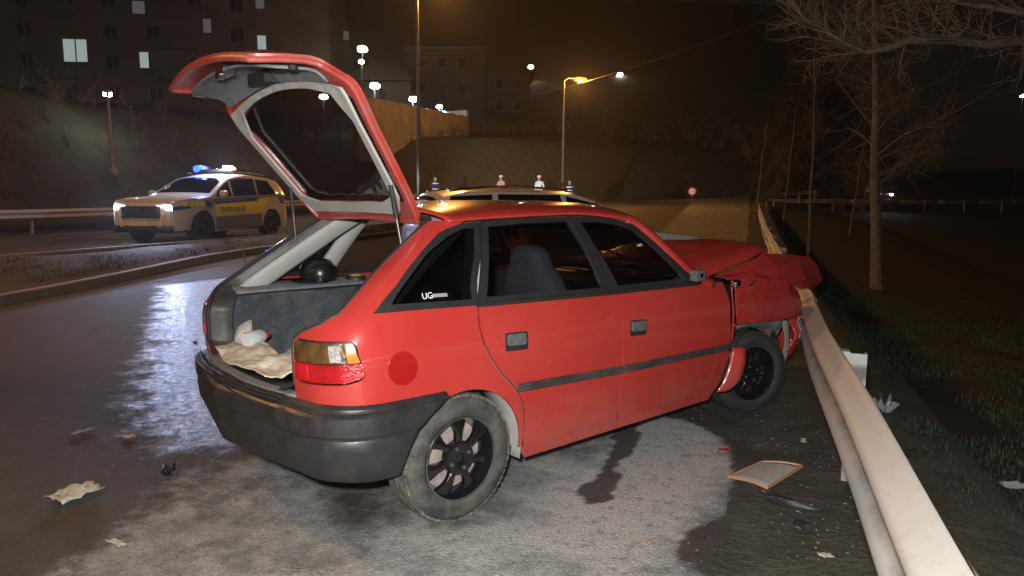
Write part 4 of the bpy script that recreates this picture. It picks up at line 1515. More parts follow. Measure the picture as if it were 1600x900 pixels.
# left wing and left half of the bumper, less damaged
panel('front_wing', [(2.04, .28), (2.14, .30)] + arc(2.5, .285, .34, 175, 20, 12) + [(2.95, .42), (3.05, .62), (3.0, .80), (2.6, .88), (2.0, .935)], side(0, 1), 'paint', car, d=.05, th=.01)
bmp = [[(3.10, -.50, .60), (3.18, 0, .62), (3.16, .5, .60), (2.98, .76, .60)], [(3.13, -.5, .45), (3.22, 0, .46), (3.20, .5, .45), (3.0, .79, .45)], [(3.05, -.5, .28), (3.14, 0, .28), (3.12, .5, .28), (2.92, .76, .30)]]
MB().grid(crumple(upsample(bmp, 6), .02, 3, 7)).build('front_bumper', 'bumper', car, 30, .008)
MB().grid(crumple(upsample([[(3.02, -.45, .82), (3.12, 0, .84), (3.08, .45, .80)], [(3.10, -.45, .62), (3.17, 0, .62), (3.14, .45, .60)]], 6), .03, 4, 3)).build('grille', 'plastic', car, 30, .01)
headrest((3.0, .62, .70), (.06, .15, .075), 'clearlens', car, 'headlamp')
# broken indicator stub at the wing top
headrest((2.085, -.835, .918), (.03, .022, .028), 'mirror', car, 'broken_side_lamp')
# wires and a lamp bracket hanging out of the broken corner
for k, pts in enumerate(([(2.86, -.74, .70), (2.93, -.80, .60), (2.92, -.83, .47), (2.95, -.84, .36)], [(2.96, -.70, .72), (3.02, -.78, .60), (3.00, -.80, .52)], [(2.15, -.80, .93), (2.20, -.85, .90), (2.26, -.86, .93)])):
    MB().tube([tuple(p) for p in upsample([pts, pts], 4)[0]], .006, 6).build('torn_wire', 'plastic', car)
MB().grid(crumple(upsample([[(2.88, -.82, .60), (2.98, -.80, .60)], [(2.90, -.85, .52), (3.0, -.82, .50)], [(2.87, -.84, .44), (2.96, -.81, .42)]], 3), .02, 9, 12)).build('lamp_bracket', 'primer', car, 12, .004)
# jacking sill, pale where the paint is gone
b = MB()
b.grid([[(x, -.775 + .03 * t, .262 - .075 * t) for t in (0, .5, 1)] for x in np.linspace(1.50, 1.95, 8)])
b.build('bare_sill_flange', 'primer', car, 40, .004)

# things lying in the boot
M['cloth'] = mat('cream_cloth', (0.70, 0.65, 0.54), 0.9, 0, 0.1, 9, 0.3, 60, dirt=(0.32, 0.27, 0.20), dscale=5, damt=0.5)
M['whiteplastic'] = mat('white_plastic', (0.60, 0.63, 0.66), 0.35)
rows = []
for i, x in enumerate(np.linspace(-.685, -.47, 22)):
    row = []
    for j, y in enumerate(np.linspace(-.30, .60, 46)):
        xx_ = x + .10 * (abs(y) / .62)**2.2 * .8 + .03 * mnoise.noise(Vector((y * 4, x * 3, 0)))
        base = .645 + .03 * float(sstep(-.64, -.50, x)) + .07 * float(sstep(.42, .6, y)) * float(sstep(-.60, -.50, x))
        row.append((xx_, y, base + .018 + .022 * mnoise.noise(Vector((x * 9, y * 6, 1))) + .012 * mnoise.noise(Vector((x * 30, y * 14, 5)))))
    rows.append(row)
cw = Matrix.Translation(car_loc) @ Matrix.Rotation(CAR_RZ, 4, 'Z')
cl = MB().grid([[tuple(cw @ Vector(p)) for p in r] for r in rows]).build('cloth', 'cloth', None, None, .004)
tag(cl, 'crumpled cream cloth spread over the boot sill of the red car', 'cloth')
bt = E('bottle', cw @ Vector((-.47, .36, .715)), CAR_RZ + .5)
tag(bt, 'small white plastic bottle with a red cap lying on the cream cloth', 'bottle')
Mx = Matrix.Rotation(math.pi / 2, 4, 'Y')
MB().lathe([(0, -.07), (.034, -.068), (.040, -.055), (.040, .03), (.030, .055), (.016, .062), (.016, .07)], 20, Mx).build('bottle_body', 'whiteplastic', bt, 40)
MB().lathe([(.019, .062), (.020, .064), (.020, .092), (.016, .095), (0, .095)], 16, Mx).build('bottle_cap', mat('red_cap', (.45, .02, .02), .4), bt, 40)
rows = [[tuple(cw @ Vector((.12 + .16 * i / 9 + .02 * mnoise.noise(Vector((i * .4, j * .4, 2))), .22 + .13 * j / 9, .95 - .06 * (1 - i / 9) + .02 * mnoise.noise(Vector((i * .5, j * .5, 7))))))
         for j in range(10)] for i in range(10)]
pc = MB().grid(rows).build('cloth', mat('white_rag', (.40, .40, .41), .9), None, None, .003)
tag(pc, 'white rag hanging over the rear bench beside the black headrest', 'rag')

cpo = E('cap', cw @ Vector((.0, .60, .965)), CAR_RZ)
tag(cpo, 'black shiny peaked cap lying on the left shelf bearer of the boot', 'cap')
MB().lathe([(.098, 0), (.104, .03), (.098, .075), (.07, .112), (.03, .125), (0, .127)], 24, Matrix.Scale(1.15, 4, (0, 1, 0))).build('cap_crown', 'leather', cpo, 60)
MB().grid([[((.09 + .07 * t) * math.cos(a), (.104 + .06 * t) * math.sin(a), .012 - .012 * t * math.cos(a - 3.6)) for t in np.linspace(0, 1, 4)] for a in np.linspace(2.6, 4.6, 12)]).build('cap_peak', 'leather', cpo, 60, .003)

# ------------------------------------------------------------------ other vehicles
class CarShape:
    """a car skin given by a side profile; x forward from the rear axle, y left, z up"""
    def __init__(s, W, sill, belt, prof, wt, ends, archr, wb, wr):
        s.W, s.sill, s.belt, s.prof, s.wt, s.ends, s.archr, s.wb, s.wr = W, sill, belt, prof, wt, ends, archr, wb, wr
        s.beltf = ci(*belt)

    def half(s, x, z):
        x, z = np.asarray(x, float), np.asarray(z, float)
        e0, e1 = s.ends
        f = np.clip((x - (e1 - .75)) / .75, 0, 1)
        r = np.clip(((e0 + .55) - x) / .55, 0, 1)
        w = s.W * (1 - .20 * f**2.4 - .13 * r**2.6)
        t = np.clip((z - s.beltf(x)) / .55, 0, 1)
        lo = np.clip((.55 - z) / .35, 0, 1)
        return w * (1 - .035 * lo**2) - .03 * np.clip((z - .75) / .25, 0, 1) * (t <= 0) - (.03 + s.wt * t) * (t > 0)

    def sd(s, off, sg):
        return lambda x, z: np.stack([x, sg * (s.half(x, z) + off), z], -1)


def build_car(name, label, loc, rz, sh, pm, group=None, windows=(), screen=None, rear_screen=None, glass='darkglass', wheelmats=('tyre_dark', 'tyre_dark', 'darkmetal')):
    root = E(name, loc, rz)
    tag(root, label, 'car', group)
    e0, e1 = sh.ends
    B = lambda x: float(sh.beltf(x))
    # skin from nose over roof to tail
    P = resample(sh.prof, .09, False)
    rows = []
    for x, z in P:
        b = B(x)
        row = []
        if z > b + .06:
            ys_ = []
            zr_ = z - .055
            for t in np.linspace(0, 1, 7):
                zz = b + (zr_ - b) * t
                ys_.append((float(sh.half(x, zz)), zz))
            w1 = ys_[-1][0]
            for t in np.linspace(.12, 1, 9):
                ys_.append((w1 * (1 - t), zr_ + .055 * (1 - (1 - t)**2.6)))
        else:
            w1 = float(sh.half(x, min(z, b)))
            ys_ = [(w1 - .012 * t * t, z - .035 + .012 * t) for t in np.linspace(0, 1, 7)]
            w1 = ys_[-1][0]
            for t in np.linspace(.08, 1, 9):
                ys_.append((w1 * (1 - t), z - .023 + .030 * (1 - (1 - t)**2.2)))
        half = [(x - (.10 * (y / sh.W)**2 if x > e1 - .12 else 0) + (.06 * (y / sh.W)**2 if x < e0 + .10 else 0), y, zz) for y, zz in ys_]
        row = half + [(a, -b_, c) for a, b_, c in half[::-1][1:]]
        rows.append(row)
    MB().grid(rows).build('body_shell', pm, root, 30, .01)
    # sides with wheel arches
    for sg in (-1, 1):
        xa, xb = e0 + .05, e1 - .09
        prof_lo = [(xa, .48), (xa + .10, sh.sill + .05)]
        lower = prof_lo + [(-sh.archr, sh.sill)] + arc(0, sh.wr, sh.archr, 185, -5, 16) + [(sh.wb - sh.archr, sh.sill)] + arc(sh.wb, sh.wr, sh.archr, 185, -5, 16) + [(xb - .05, sh.sill + .06), (xb, .48)]
        zt = [(x, B(x) + .012) for x in np.linspace(xb, xa, 24)]
        nose = [z for x, z in sh.prof]
        top = []
        for x, z in zt:
            zz = z
            for (x0, z0), (x1, z1) in zip(sh.prof, sh.prof[1:]):
                if min(x0, x1) <= x <= max(x0, x1) and x0 != x1:
                    zz = min(zz, max(z0 + (z1 - z0) * (x - x0) / (x1 - x0), .5) - .022)
            top.append((x, zz))
        panel('side_panel', lower + top, sh.sd(0, sg), pm, root, d=.10, th=.01, center=(sh.wb / 2, 0, .6))
        for cx, nm in ((0, 'rear_wheel'), (sh.wb, 'front_wheel')):
            hub = float(sh.half(cx, sh.wr)) - .115
            wheel(nm, (cx, sg * hub, sh.wr), 0, sg, False, root, sh.wr, sh.wr * .66, .21, 5, wheelmats)
            rws = []
            for ang in np.linspace(-10, 190, 16):
                r = sh.archr - .004
                rws.append([(cx + r * math.cos(math.radians(ang)), sg * y, sh.wr + r * math.sin(math.radians(ang))) for y in (float(sh.half(cx, .5)) - .012, .5)])
            MB().grid(rws).build('wheel_arch_liner', 'plastic', root, 60, .004)
        for wp in windows:
            panel('side_window', wp, sh.sd(.016, sg), glass, root, d=.10, th=.004, center=(sh.wb / 2, 0, .6))
    b = MB()
    b.box(((e0 + e1) / 2, 0, sh.sill + .06), (e1 - e0 - .5, sh.W * 1.5, .10))
    b.build('underbody', 'plastic', root)
    for q, nm in ((screen, 'windscreen'), (rear_screen, 'rear_window')):
        if q:
            (x0, z0), (x1, z1) = q
            rows = []
            for u in np.linspace(0, 1, 8):
                row = []
                for v in np.linspace(-1, 1, 13):
                    x, z = x0 + (x1 - x0) * u, z0 + (z1 - z0) * u
                    w = float(sh.half(x, z)) * (.90 if 0 < u < 1 else .86)
                    sgn = 1 if nm == 'windscreen' else -1
                    row.append((x + sgn * .024, w * v, z - .045 * abs(v)**2.6 + .018))
                rows.append(row)
            MB().grid(rows).build(nm, glass, root, 60, .004)
    return root


M['policewhite'] = mat('white_car_paint', (0.62, 0.62, 0.62), 0.3, 0, 0.05, 3, coat=0.5)
M['policeblue'] = mat('blue_livery', (0.020, 0.085, 0.42), 0.35, coat=0.4)
M['policeyellow'] = mat('yellow_livery', (0.82, 0.76, 0.03), 0.45)
M['policegrey'] = mat('shaded_grey_skin', (0.20, 0.20, 0.22), 0.35, coat=0.4)
M['textblack'] = mat('black_lettering', (0.02, 0.02, 0.02), 0.5)
M['plate'] = mat('number_plate', (0.62, 0.62, 0.60), 0.5)
M['headon'] = emat('lit_headlamp', (0.86, 0.92, 1.0), 120)
M['drl'] = emat('daytime_light', (0.55, 0.75, 1.0), 14)
M['blue_on'] = emat('lit_blue_beacon', (0.015, 0.06, 1.0), 7)
M['white_on'] = emat('lit_white_beacon', (0.88, 0.88, 1.0), 150)
M['amber_on'] = emat('lit_amber_repeater', (1.0, 0.35, 0.10), 12)
M['red_on'] = emat('lit_tail_lamp', (1.0, 0.22, 0.12), 6)

suv = CarShape(.91, .24, ([-.9, 0, 1.3, 2.3, 3.6], [1.10, 1.07, 1.03, 1.00, .97]),
               [(3.53, .30), (3.58, .50), (3.57, .72), (3.53, .90), (3.36, .985), (2.95, 1.035), (2.42, 1.085), (2.20, 1.17), (1.55, 1.53), (1.15, 1.605), (.55, 1.625), (-.1, 1.59), (-.42, 1.53), (-.60, 1.35), (-.78, 1.08), (-.86, .90), (-.88, .60), (-.82, .34)],
               .20, (-.88, 3.58), .40, 2.67, .345)
pol_front = gpx(316, 380, .27)
pol_rear = gpx(452, 368, .27)
pol_dir = pol_front - pol_rear
pol_dir.z = 0
PSC = min(1.10, max(.95, pol_dir.length / 2.67))
pol_dir.normalize()
pol_left = Vector((-pol_dir.y, pol_dir.x, 0))
prz = math.atan2(pol_dir.y, pol_dir.x)
pc0 = pol_front - pol_dir * 2.67 * PSC - pol_left * .84 * PSC
pc0.z = float(gh(-13.6, 15.5)) + .008
pol = build_car('police_car', 'white police patrol car with yellow and blue stripes and flashing roof beacons', pc0, prz, suv, 'policewhite',
                windows=([(-.28, 1.12), (.52, 1.10), (.46, 1.50), (-.05, 1.47)], [(.58, 1.10), (1.52, 1.07), (1.45, 1.46), (1.05, 1.51), (.52, 1.51)], [(1.58, 1.07), (2.20, 1.05), (2.02, 1.20), (1.56, 1.42)]),
                screen=((2.26, 1.13), (1.58, 1.50)), rear_screen=((-.47, 1.48), (-.74, 1.12)))
pol.scale = (PSC, PSC, PSC)
MID = (1.33, 0, .6)
for sg in (-1, 1):
    st = panel('yellow_stripe', [(.40, .64), (2.26, .60), (2.26, .88), (.62, .95), (.22, 1.04), (-.02, 1.05), (.30, .86)], suv.sd(.006, sg), 'policeyellow', pol, d=.10, th=.003, center=MID)
    panel('blue_stripe', [(.60, .95), (2.24, .88), (2.24, .93), (.55, 1.035)], suv.sd(.007, sg), 'policeblue', pol, d=.10, th=.003, center=MID)
    panel('blue_stripe', [(2.36, .82), (2.52, .82), (2.58, .955), (2.36, .955)], suv.sd(.006, sg), 'policeblue', pol, d=.08, th=.003, center=MID)
    panel('blue_stripe', [(-.62, .86), (-.42, .90), (-.42, 1.03), (-.66, 1.03)], suv.sd(.006, sg), 'policeblue', pol, d=.08, th=.003, center=MID)
    panel('dark_lower_door', [(.46, .30), (2.22, .28), (2.24, .58), (.44, .62)], suv.sd(.004, sg), 'policegrey', pol, d=.12, th=.003, center=MID)  # lower and upper door overlays: shade put into a grey tone
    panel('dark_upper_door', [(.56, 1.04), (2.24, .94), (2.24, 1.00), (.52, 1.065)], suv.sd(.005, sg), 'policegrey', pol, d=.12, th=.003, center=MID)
    for k in range(4):
        panel('checker_patch', [(2.60 + .17 * k, .84), (2.74 + .17 * k, .835), (2.74 + .17 * k, .955), (2.60 + .17 * k, .955)], suv.sd(.007, sg), 'policeyellow', pol, d=.06, th=.003, center=MID)
    h = float(suv.half(1.7, .77)) + .012
    text('door_lettering', 'TRAF\u0130K POL\u0130S\u0130', .145, 'textblack', pol, (1.62, sg * h, .750), (-sg, 0, .018), (0, -sg * .02, 1), .001)
    mi = E('door_mirror', (0, 0, 0), 0, pol)
    headrest((2.05, sg * 1.00, 1.12), (.06, .10, .075), 'policewhite', mi, 'mirror_shell')
    MB().tube([(2.05, sg * .84, 1.06), (2.05, sg * .95, 1.08)], .025, 8).build('mirror_arm', 'plastic', mi)
    hl = E('headlamp', (0, 0, 0), 0, pol)
    panel('headlamp_housing', roundpoly([(3.04, .80), (3.50, .74), (3.47, .82), (3.05, .885)], .02), suv.sd(.004, sg), 'plastic', hl, d=.06, th=.01, center=MID)
    headrest((3.47, sg * .655, .805), (.05, .10, .06), 'headon', hl, 'headlamp_bulb')
    MB().box((3.52, sg * .50, .84), (.02, .22, .02)).build('daytime_light', 'drl', hl)
    MB().grid([[(3.575 - .02 * abs(t), sg * (.44 + .10 * u + .10 * t), .38 + .30 * t) for u in np.linspace(0, 1, 4)] for t in np.linspace(0, 1, 8)]).build('front_corner_trim', 'policewhite', pol, 50, .01)
    tl = E('tail_lamp', (0, 0, 0), 0, pol)
    panel('tail_lens', [(-.40, .98), (-.76, 1.00), (-.78, 1.08), (-.36, 1.055)], suv.sd(.008, sg), 'redlens', tl, d=.06, th=.01, center=MID)
    if sg == 1:
        headrest((-.30, .875, 1.16), (.03, .012, .016), 'amber_on', tl, 'side_marker')
    MB().tube([(-.1, sg * .60, 1.625), (.6, sg * .62, 1.665), (1.3, sg * .60, 1.63)], .016, 6).build('roof_rail', 'plastic', pol)
# hood stripes, grille, plate, bumper
for sg in (-1, 1):
    MB().grid([[(x, sg * (.30 + .26 * t + w), float(np.interp(x, [2.42, 2.95, 3.36, 3.53], [1.085, 1.035, .985, .90])) + .012) for w in (-.03, .03)] for t, x in zip(np.linspace(0, 1, 8), np.linspace(3.46, 3.02, 8))]).build('bonnet_stripe', 'policeyellow', pol, None, .003)
g = MB().grid([[(3.588 - .10 * (y / .91)**2 - .01 * abs(z - .66), y, z) for y in np.linspace(-.52, .52, 12)] for z in np.linspace(.50, .84, 6)]).build('grille', 'plastic', pol, None, .012)
for k in range(4):
    MB().tube([(3.60 - .10 * (y / .91)**2, y, .54 + .08 * k) for y in np.linspace(-.48, .48, 7)], .008, 6).build('grille_bar', 'darkmetal', g)
MB().lathe([(0, .012), (.055, .01), (.06, 0)], 20, Matrix.Translation((3.60, 0, .70)) @ Matrix.Rotation(math.pi / 2, 4, 'Y')).build('badge', 'chrome', g)
pl = MB().box((3.615, 0, .465), (.012, .52, .11)).build('number_plate', 'plate', pol)
b = MB().grid([[(3.60 - .12 * (y / .91)**2, y, z) for y in np.linspace(-.80, .80, 12)] for z in (.26, .33, .41)])
b.build('lower_grille', 'plastic', pol, None, .02)
# light bar
bar = E('light_bar', (0, 0, 0), 0, pol)
headrest((1.02, 0, 1.70), (.13, .62, .045), 'plastic', bar, 'bar_housing')
for y, m_, sz in ((-.42, 'blue_on', (.12, .17, .085)), (.40, 'white_on', (.10, .13, .075)), (.54, 'amber_on', (.06, .05, .03)), (.0, 'tintglass', (.10, .14, .04))):
    headrest((1.03, y, 1.745), sz, m_, bar, 'beacon')
MB().tube([(.95, .5, 1.62), (.95, .5, 1.68)], .03, 8).build('bar_foot', 'plastic', bar)
MB().tube([(.95, -.5, 1.62), (.95, -.5, 1.68)], .03, 8).build('bar_foot', 'plastic', bar)
pm = Matrix.Translation(pc0) @ Matrix.Rotation(prz, 4, 'Z') @ Matrix.Scale(PSC, 4)
pw = lambda *p: pm @ Vector(p)
for sg in (-1, 1):
    lamp('police_headlamp_light', 'SPOT', pw(3.62, sg * .655, .81), (0.52, 0.64, 1.0), 480, .07, pw(10, sg * .655 + 6.5, .1), 56, .9)
lamp('beacon_blue_light', 'POINT', pw(1.03, -.42, 1.95), (0.04, 0.09, 1.0), 45, .08)
lamp('beacon_white_light', 'POINT', pw(1.20, .46, 1.84), (0.80, 0.84, 1.0), 260, .08)
lamp('added_people_fill', 'SPOT', pw(.80, .50, 1.84), (0.88, 0.93, 1.0), 20000, .06, (-13.2, 43, 1.6), 30, .4)  # added spot with no fixture, brightens the people beyond the cars

# white estate car beyond the wreck: its roof, windows and tail show over the red roof
est = CarShape(.86, .22, ([-1.2, 0, 1.3, 2.3, 3.5], [.98, .97, .95, .93, .88]),
               [(3.36, .30), (3.40, .50), (3.37, .70), (3.20, .82), (2.85, .90), (2.10, .98), (1.90, 1.05), (1.30, 1.42), (1.00, 1.50), (.3, 1.535), (-.5, 1.52), (-.85, 1.47), (-1.02, 1.30), (-1.12, 1.0), (-1.15, .70), (-1.12, .34)],
               .17, (-1.15, 3.40), .35, 2.55, .30)
ep = gpx(800, 420, 0)
e_c = px(795, 300, 10.0)
edir = (rgt0 * .93 + Vector((fwd.x, fwd.y, 0)).normalized() * .36).normalized()
erz = math.atan2(edir.y, edir.x)
el = Vector((e_c.x, e_c.y, 0)) - edir * .30
el.z = float(gh(el.x, el.y))
WAGSCALE = 1.02
wag = build_car('estate_car', 'white estate car standing beyond the red hatchback, only its upper half showing', el, erz, est, 'policewhite',
                windows=([(-.92, 1.04), (-.20, 1.03), (-.20, 1.455), (-.76, 1.43)], [(-.12, 1.03), (.82, 1.01), (.78, 1.455), (-.12, 1.46)], [(.90, 1.01), (1.72, .99), (1.22, 1.36), (.86, 1.44)]),
                screen=((1.96, 1.01), (1.32, 1.40)), rear_screen=((-.90, 1.42), (-1.08, 1.06)))
for sg in (-1, 1):
    MB().tube([(-.75, sg * .56, 1.50), (.1, sg * .57, 1.57), (.95, sg * .55, 1.52)], .016, 6).build('roof_rail', 'chrome', wag)
    panel('tail_lamp', [(-1.10, .86), (-.98, .88), (-.90, 1.28), (-1.02, 1.30)], est.sd(.01, sg), 'redlens', wag, d=.06, th=.01, center=MID)
    headrest((3.22, sg * .60, .70), (.09, .13, .07), 'clearlens', wag, 'headlamp')
    headrest((1.62, sg * .92, 1.02), (.05, .09, .06), 'policewhite', wag, 'door_mirror')
    for x in (.82, 1.68):
        MB().tube([(x, sg * float(est.half(x, z)) + sg * .003, z) for z in (.30, .55, .75, .93)], .003, 4).build('door_seam', 'plastic', wag)
MB().box((3.40, 0, .52), (.012, .50, .11)).build('number_plate', 'plate', wag)

wag.scale = (1, 1, WAGSCALE)
# two cars far off on the bend, headlamps on
for (u, v, D, lab) in ((1381, 305, 66, 'distant car with headlamps lit behind the bare tree trunk'), (1462, 296, 95, 'farthest car on the bend, a single pale headlamp glare')):
    p = px(u, v, D)
    rz = math.atan2(-p.y, -p.x) + .25
    gz = p.z - .62
    sm = CarShape(.82, .22, est.belt, est.prof, .17, est.ends, .35, 2.55, .30)
    root = E('distant_car', (p.x, p.y, gz), rz)
    d_ = Vector((math.cos(rz), math.sin(rz), 0))
    root.location = (p.x - d_.x * 3.2, p.y - d_.y * 3.2, gz)
    tag(root, lab, 'car', 'cars far off on the bend')
    rows = []
    for x, z in resample(est.prof, .3, False):
        w = float(sm.half(x, z))
        rows.append([(x, w, z - .08), (x, w * .8, z), (x, 0, z + .01), (x, -w * .8, z), (x, -w, z - .08)])
    MB().grid(rows).build('body_shell', 'policegrey', root, 40, .01)
    for sg in (-1, 1):
        panel('side_panel', [(-1.05, .25), (3.25, .25), (3.3, .62), (2.8, .84), (2.0, .90), (-1.05, .95)], sm.sd(0, sg), 'policegrey', root, d=.4, th=.01)
        headrest((3.36, sg * .60, .68), (.05, .13, .09), 'headon', root, 'headlamp')
        for cx in (0, 2.55):
            MB().lathe([(0, .02), (.28, .02), (.31, 0), (.31, -.18)], 16, Matrix.Translation((cx, sg * .80, .31)) @ Matrix.Rotation(-sg * math.pi / 2, 4, 'X')).build('wheel', 'tyre_dark', root)
BLOOM_DENSITY = 0.0006

# ------------------------------------------------------------------ street lamps
M['pole'] = mat('galvanised_pole', (0.13, 0.125, 0.118), 0.6, 0.3, 0.2, 5)
M['woodpole'] = mat('weathered_pole', (0.20, 0.18, 0.155), 0.85, 0, 0.25, 6)
M['sodium_on'] = emat('lit_sodium_lamp', (1.0, 0.36, 0.035), 2.6)
M['led_on'] = emat('lit_led_lamp', (0.80, 0.92, 1.0), 110)
M['warm_on'] = emat('lit_warm_lamp', (1.0, 0.82, 0.42), 80)
M['soft_on'] = emat('lit_soft_lamp', (0.95, 0.92, 0.80), 45)
LIT = {'sodium_on': (1.0, 0.42, 0.08), 'led_on': (0.80, 0.90, 1.0), 'warm_on': (1.0, 0.80, 0.45), 'soft_on': (1.0, 0.92, 0.78)}


def street_lamp(base, head, label, lm, power, r=.075, group=None, hs=(.30, .15, .09), lens=1.0, pole='pole', cone=172):
    base, head = Vector(base), Vector(head)
    root = E('street_lamp', base)
    tag(root, label, 'street lamp', group)
    top = Vector((base.x, base.y, head.z - .25 * min(1, (head - base).xy.length)))
    q = lambda p: p - base
    MB().tube([Vector((0, 0, -.3)), Vector((0, 0, (top.z - base.z) * .5)), q(top)], [r, r * .8, r * .55], 10).build('pole', pole, root)
    MB().lathe([(r * 2, -.2), (r * 2, .03), (r * 1.3, .12), (r, .16)], 12).build('pole_base', pole, root)
    d = head - top
    d.z = 0
    if d.length > .1:
        MB().tube([q(top), q(top.lerp(head, .25) + Vector((0, 0, .16))), q(top.lerp(head, .6) + Vector((0, 0, .10))), q(head)], [r * .55, r * .5, r * .45, r * .4], 8).build('arm', pole, root)
        ry = math.atan2(d.y, d.x)
    else:
        ry = AZ
    hd = E('lamp_head', q(head), ry, root)
    headrest((0, 0, .05), hs, pole, hd, 'lamp_shell')
    headrest((.02, 0, -.02), (hs[0] * .75 * lens, hs[1] * .85 * lens, hs[2] * .75 * lens), lm, hd, 'lamp_lens')
    if power < 0:
        lamp('street_lamp_light', 'POINT', head + Vector((0, -.5, -.2)), LIT[lm], -power, .2)
    elif power:
        lamp('street_lamp_light', 'POINT', head + Vector((0, 0, -.22)), LIT[lm], power, .15)
    return root


def gz(x, y):
    return float(terrain(x, y)) if (x < -20.9 or x > .9) else float(gh(x, y))


SOD = 'sodium lamps along the central reservation'
for k, (Y, lab) in enumerate(((3.6, 'sodium street lamp on the central reservation beside the wet road'), (23.6, 'tall sodium street lamp whose pole rises behind the raised tailgate'), (43.7, 'sodium street lamp glowing orange beyond the estate car'), (64, 'farthest sodium street lamp on the central reservation'))):
    h = 9.2
    b = Vector((-11.25, Y, float(gh(-11.25, Y)) + .12))
    if k == 3:
        continue
    if k == 2:
        b = Vector((px(879, 300, 45.5).x, px(879, 300, 45.5).y, float(gh(-11, 43)) + .12))
        hd = px(907, 124, 45.5)
        street_lamp(b, hd, lab, 'sodium_on', 3600, .085, SOD, lens=2.1)
    elif k == 1:
        b = px(655, 300, 26)
        b.z = float(gh(b.x, b.y)) + .12
        hd = px(694, -16, 26)
        street_lamp(b, hd, lab, 'sodium_on', 1700, .085, SOD)
    else:
        street_lamp(b, b + Vector((-1.3, 0, h)), lab, 'sodium_on', 2000, .085, SOD)
# one of the same row stands behind the photographer
b = Vector((-11.25, -16.4, .2))
street_lamp(b, b + Vector((1.3, 0, 9.2)), 'sodium street lamp on the central reservation behind the wreck', 'sodium_on', 900, .085, SOD)
# LED lamp across the opposite road
p = px(168, 146, 27)
g0 = px(178, 300, 27)
street_lamp((g0.x, g0.y, gz(g0.x, g0.y)), (p.x, p.y, p.z), 'slim white street lamp across the opposite road, left of the police car', 'led_on', 30, .085, lens=1.3, hs=(.22, .14, .09), pole='woodpole')
# lamps on the retaining wall and the hill
wl = 'white lamps above the retaining wall'
for u, v, D, lm, pw_, lab, gr, sz in (
        (585, 133, 47, 'led_on', 60, 'white lamp on the hill left of the retaining wall top', wl, .26),
        (645, 154, 51, 'led_on', 50, 'white lamp above the middle of the retaining wall', wl, .24),
        (686, 166, 56, 'led_on', 45, 'upper white lamp above the end of the retaining wall', wl, .20),
        (692, 176, 57, 'led_on', 0, 'lower white lamp above the end of the retaining wall', wl, .18),
        (505, 150, 46, 'led_on', 25, 'white lamp seen through the raised tailgate glass', wl, .22),
        (140, 173, 58, 'soft_on', -130, 'small white lamp beside the slim street lamp', None, .16),
        (566, 76, 70, 'warm_on', 150, 'yellowish lamp high on the hill', None, .40),
        (564, 96, 70, 'soft_on', 0, 'small white lamp under the yellowish hill lamp', None, .22),
        (717, 97, 90, 'soft_on', 80, 'pale hillside lamp above the retaining wall end', 'lamps far up the hill road', .34),
        (829, 104, 105, 'soft_on', 60, 'pale hillside lamp left of the glowing sodium lamp', 'lamps far up the hill road', .34),
        (968, 116, 110, 'soft_on', 60, 'pale hillside lamp right of the glowing sodium lamp', 'lamps far up the hill road', .38),
        (668, 182, 58, 'soft_on', 0, 'short lamp post on the retaining wall corner', wl, .10),
        (3, 158, 58, 'led_on', -220, 'greenish white lamp over the dark slope on the far side', None, .2),
        (1598, 149, 90, 'soft_on', 0, 'lone white lamp in the dark beyond the trees', None, .25)):
    p = px(u, v, D)
    g = terrain(p.x, p.y)
    base = Vector((p.x, p.y, min(float(g), p.z - 1.2)))
    street_lamp(base, p, lab, lm, pw_, .06, gr, (sz * 1.3, sz * 1.1, sz * .8), 1.25)

# ------------------------------------------------------------------ retaining wall, houses on the hill
M['wall'] = mat('retaining_wall_concrete', (0.26, 0.22, 0.17), 0.9, 0, 0.25, 1.2, 0.3, 12, dirt=(0.13, 0.11, 0.08), dscale=0.8, damt=0.7)
wall = E('retaining_wall', (0, 0, 0))
wa, wb_ = px(560, 210, 43.5), px(731, 200, 60)
n = 9
for k in range(n):
    a, b_ = wa.lerp(wb_, k / n), wa.lerp(wb_, (k + 1) / n)
    d = (b_ - a)
    d.z = 0
    d.normalize()
    nn = Vector((d.y, -d.x, 0))
    z0, z1 = 5.2 + .10 * k, 7.55 + .075 * k
    m = MB()
    A0, B0 = a + d * .015, b_ - d * .015
    for P, zz in ((A0, z0 - 1.5), (B0, z0 - 1.5), (B0, z1), (A0, z1)):
        m.v.append((P.x, P.y, zz))
    for P, zz in ((A0, z0 - 1.5), (B0, z0 - 1.5), (B0, z1), (A0, z1)):
        Q = P - nn * .35
        m.v.append((Q.x, Q.y, zz))
    m.f += [(0, 1, 2, 3), (7, 6, 5, 4), (3, 2, 6, 7), (0, 3, 7, 4), (1, 5, 6, 2), (0, 4, 5, 1)]
    m.build('wall_panel', 'wall', wall, 20)
    MB().box((a + b_) / 2 - nn * .17 + Vector((0, 0, z1 - (a.z + b_.z) / 2 + .06)), ((b_ - a).length, .45, .11), Matrix((d, -nn, (0, 0, 1))).transposed()).build('coping', 'wall', wall)
e1 = wb_
d = Vector((-1, .1, 0)).normalized()
MB().box(Vector((e1.x, e1.y, 7.0)) + d * 3.0, (6, .35, 3.6), Matrix((d, Vector((-d.y, d.x, 0)), (0, 0, 1))).transposed()).build('wall_return', 'wall', wall)
tag(wall, 'tan concrete retaining wall on the hillside under the white lamps', 'wall')

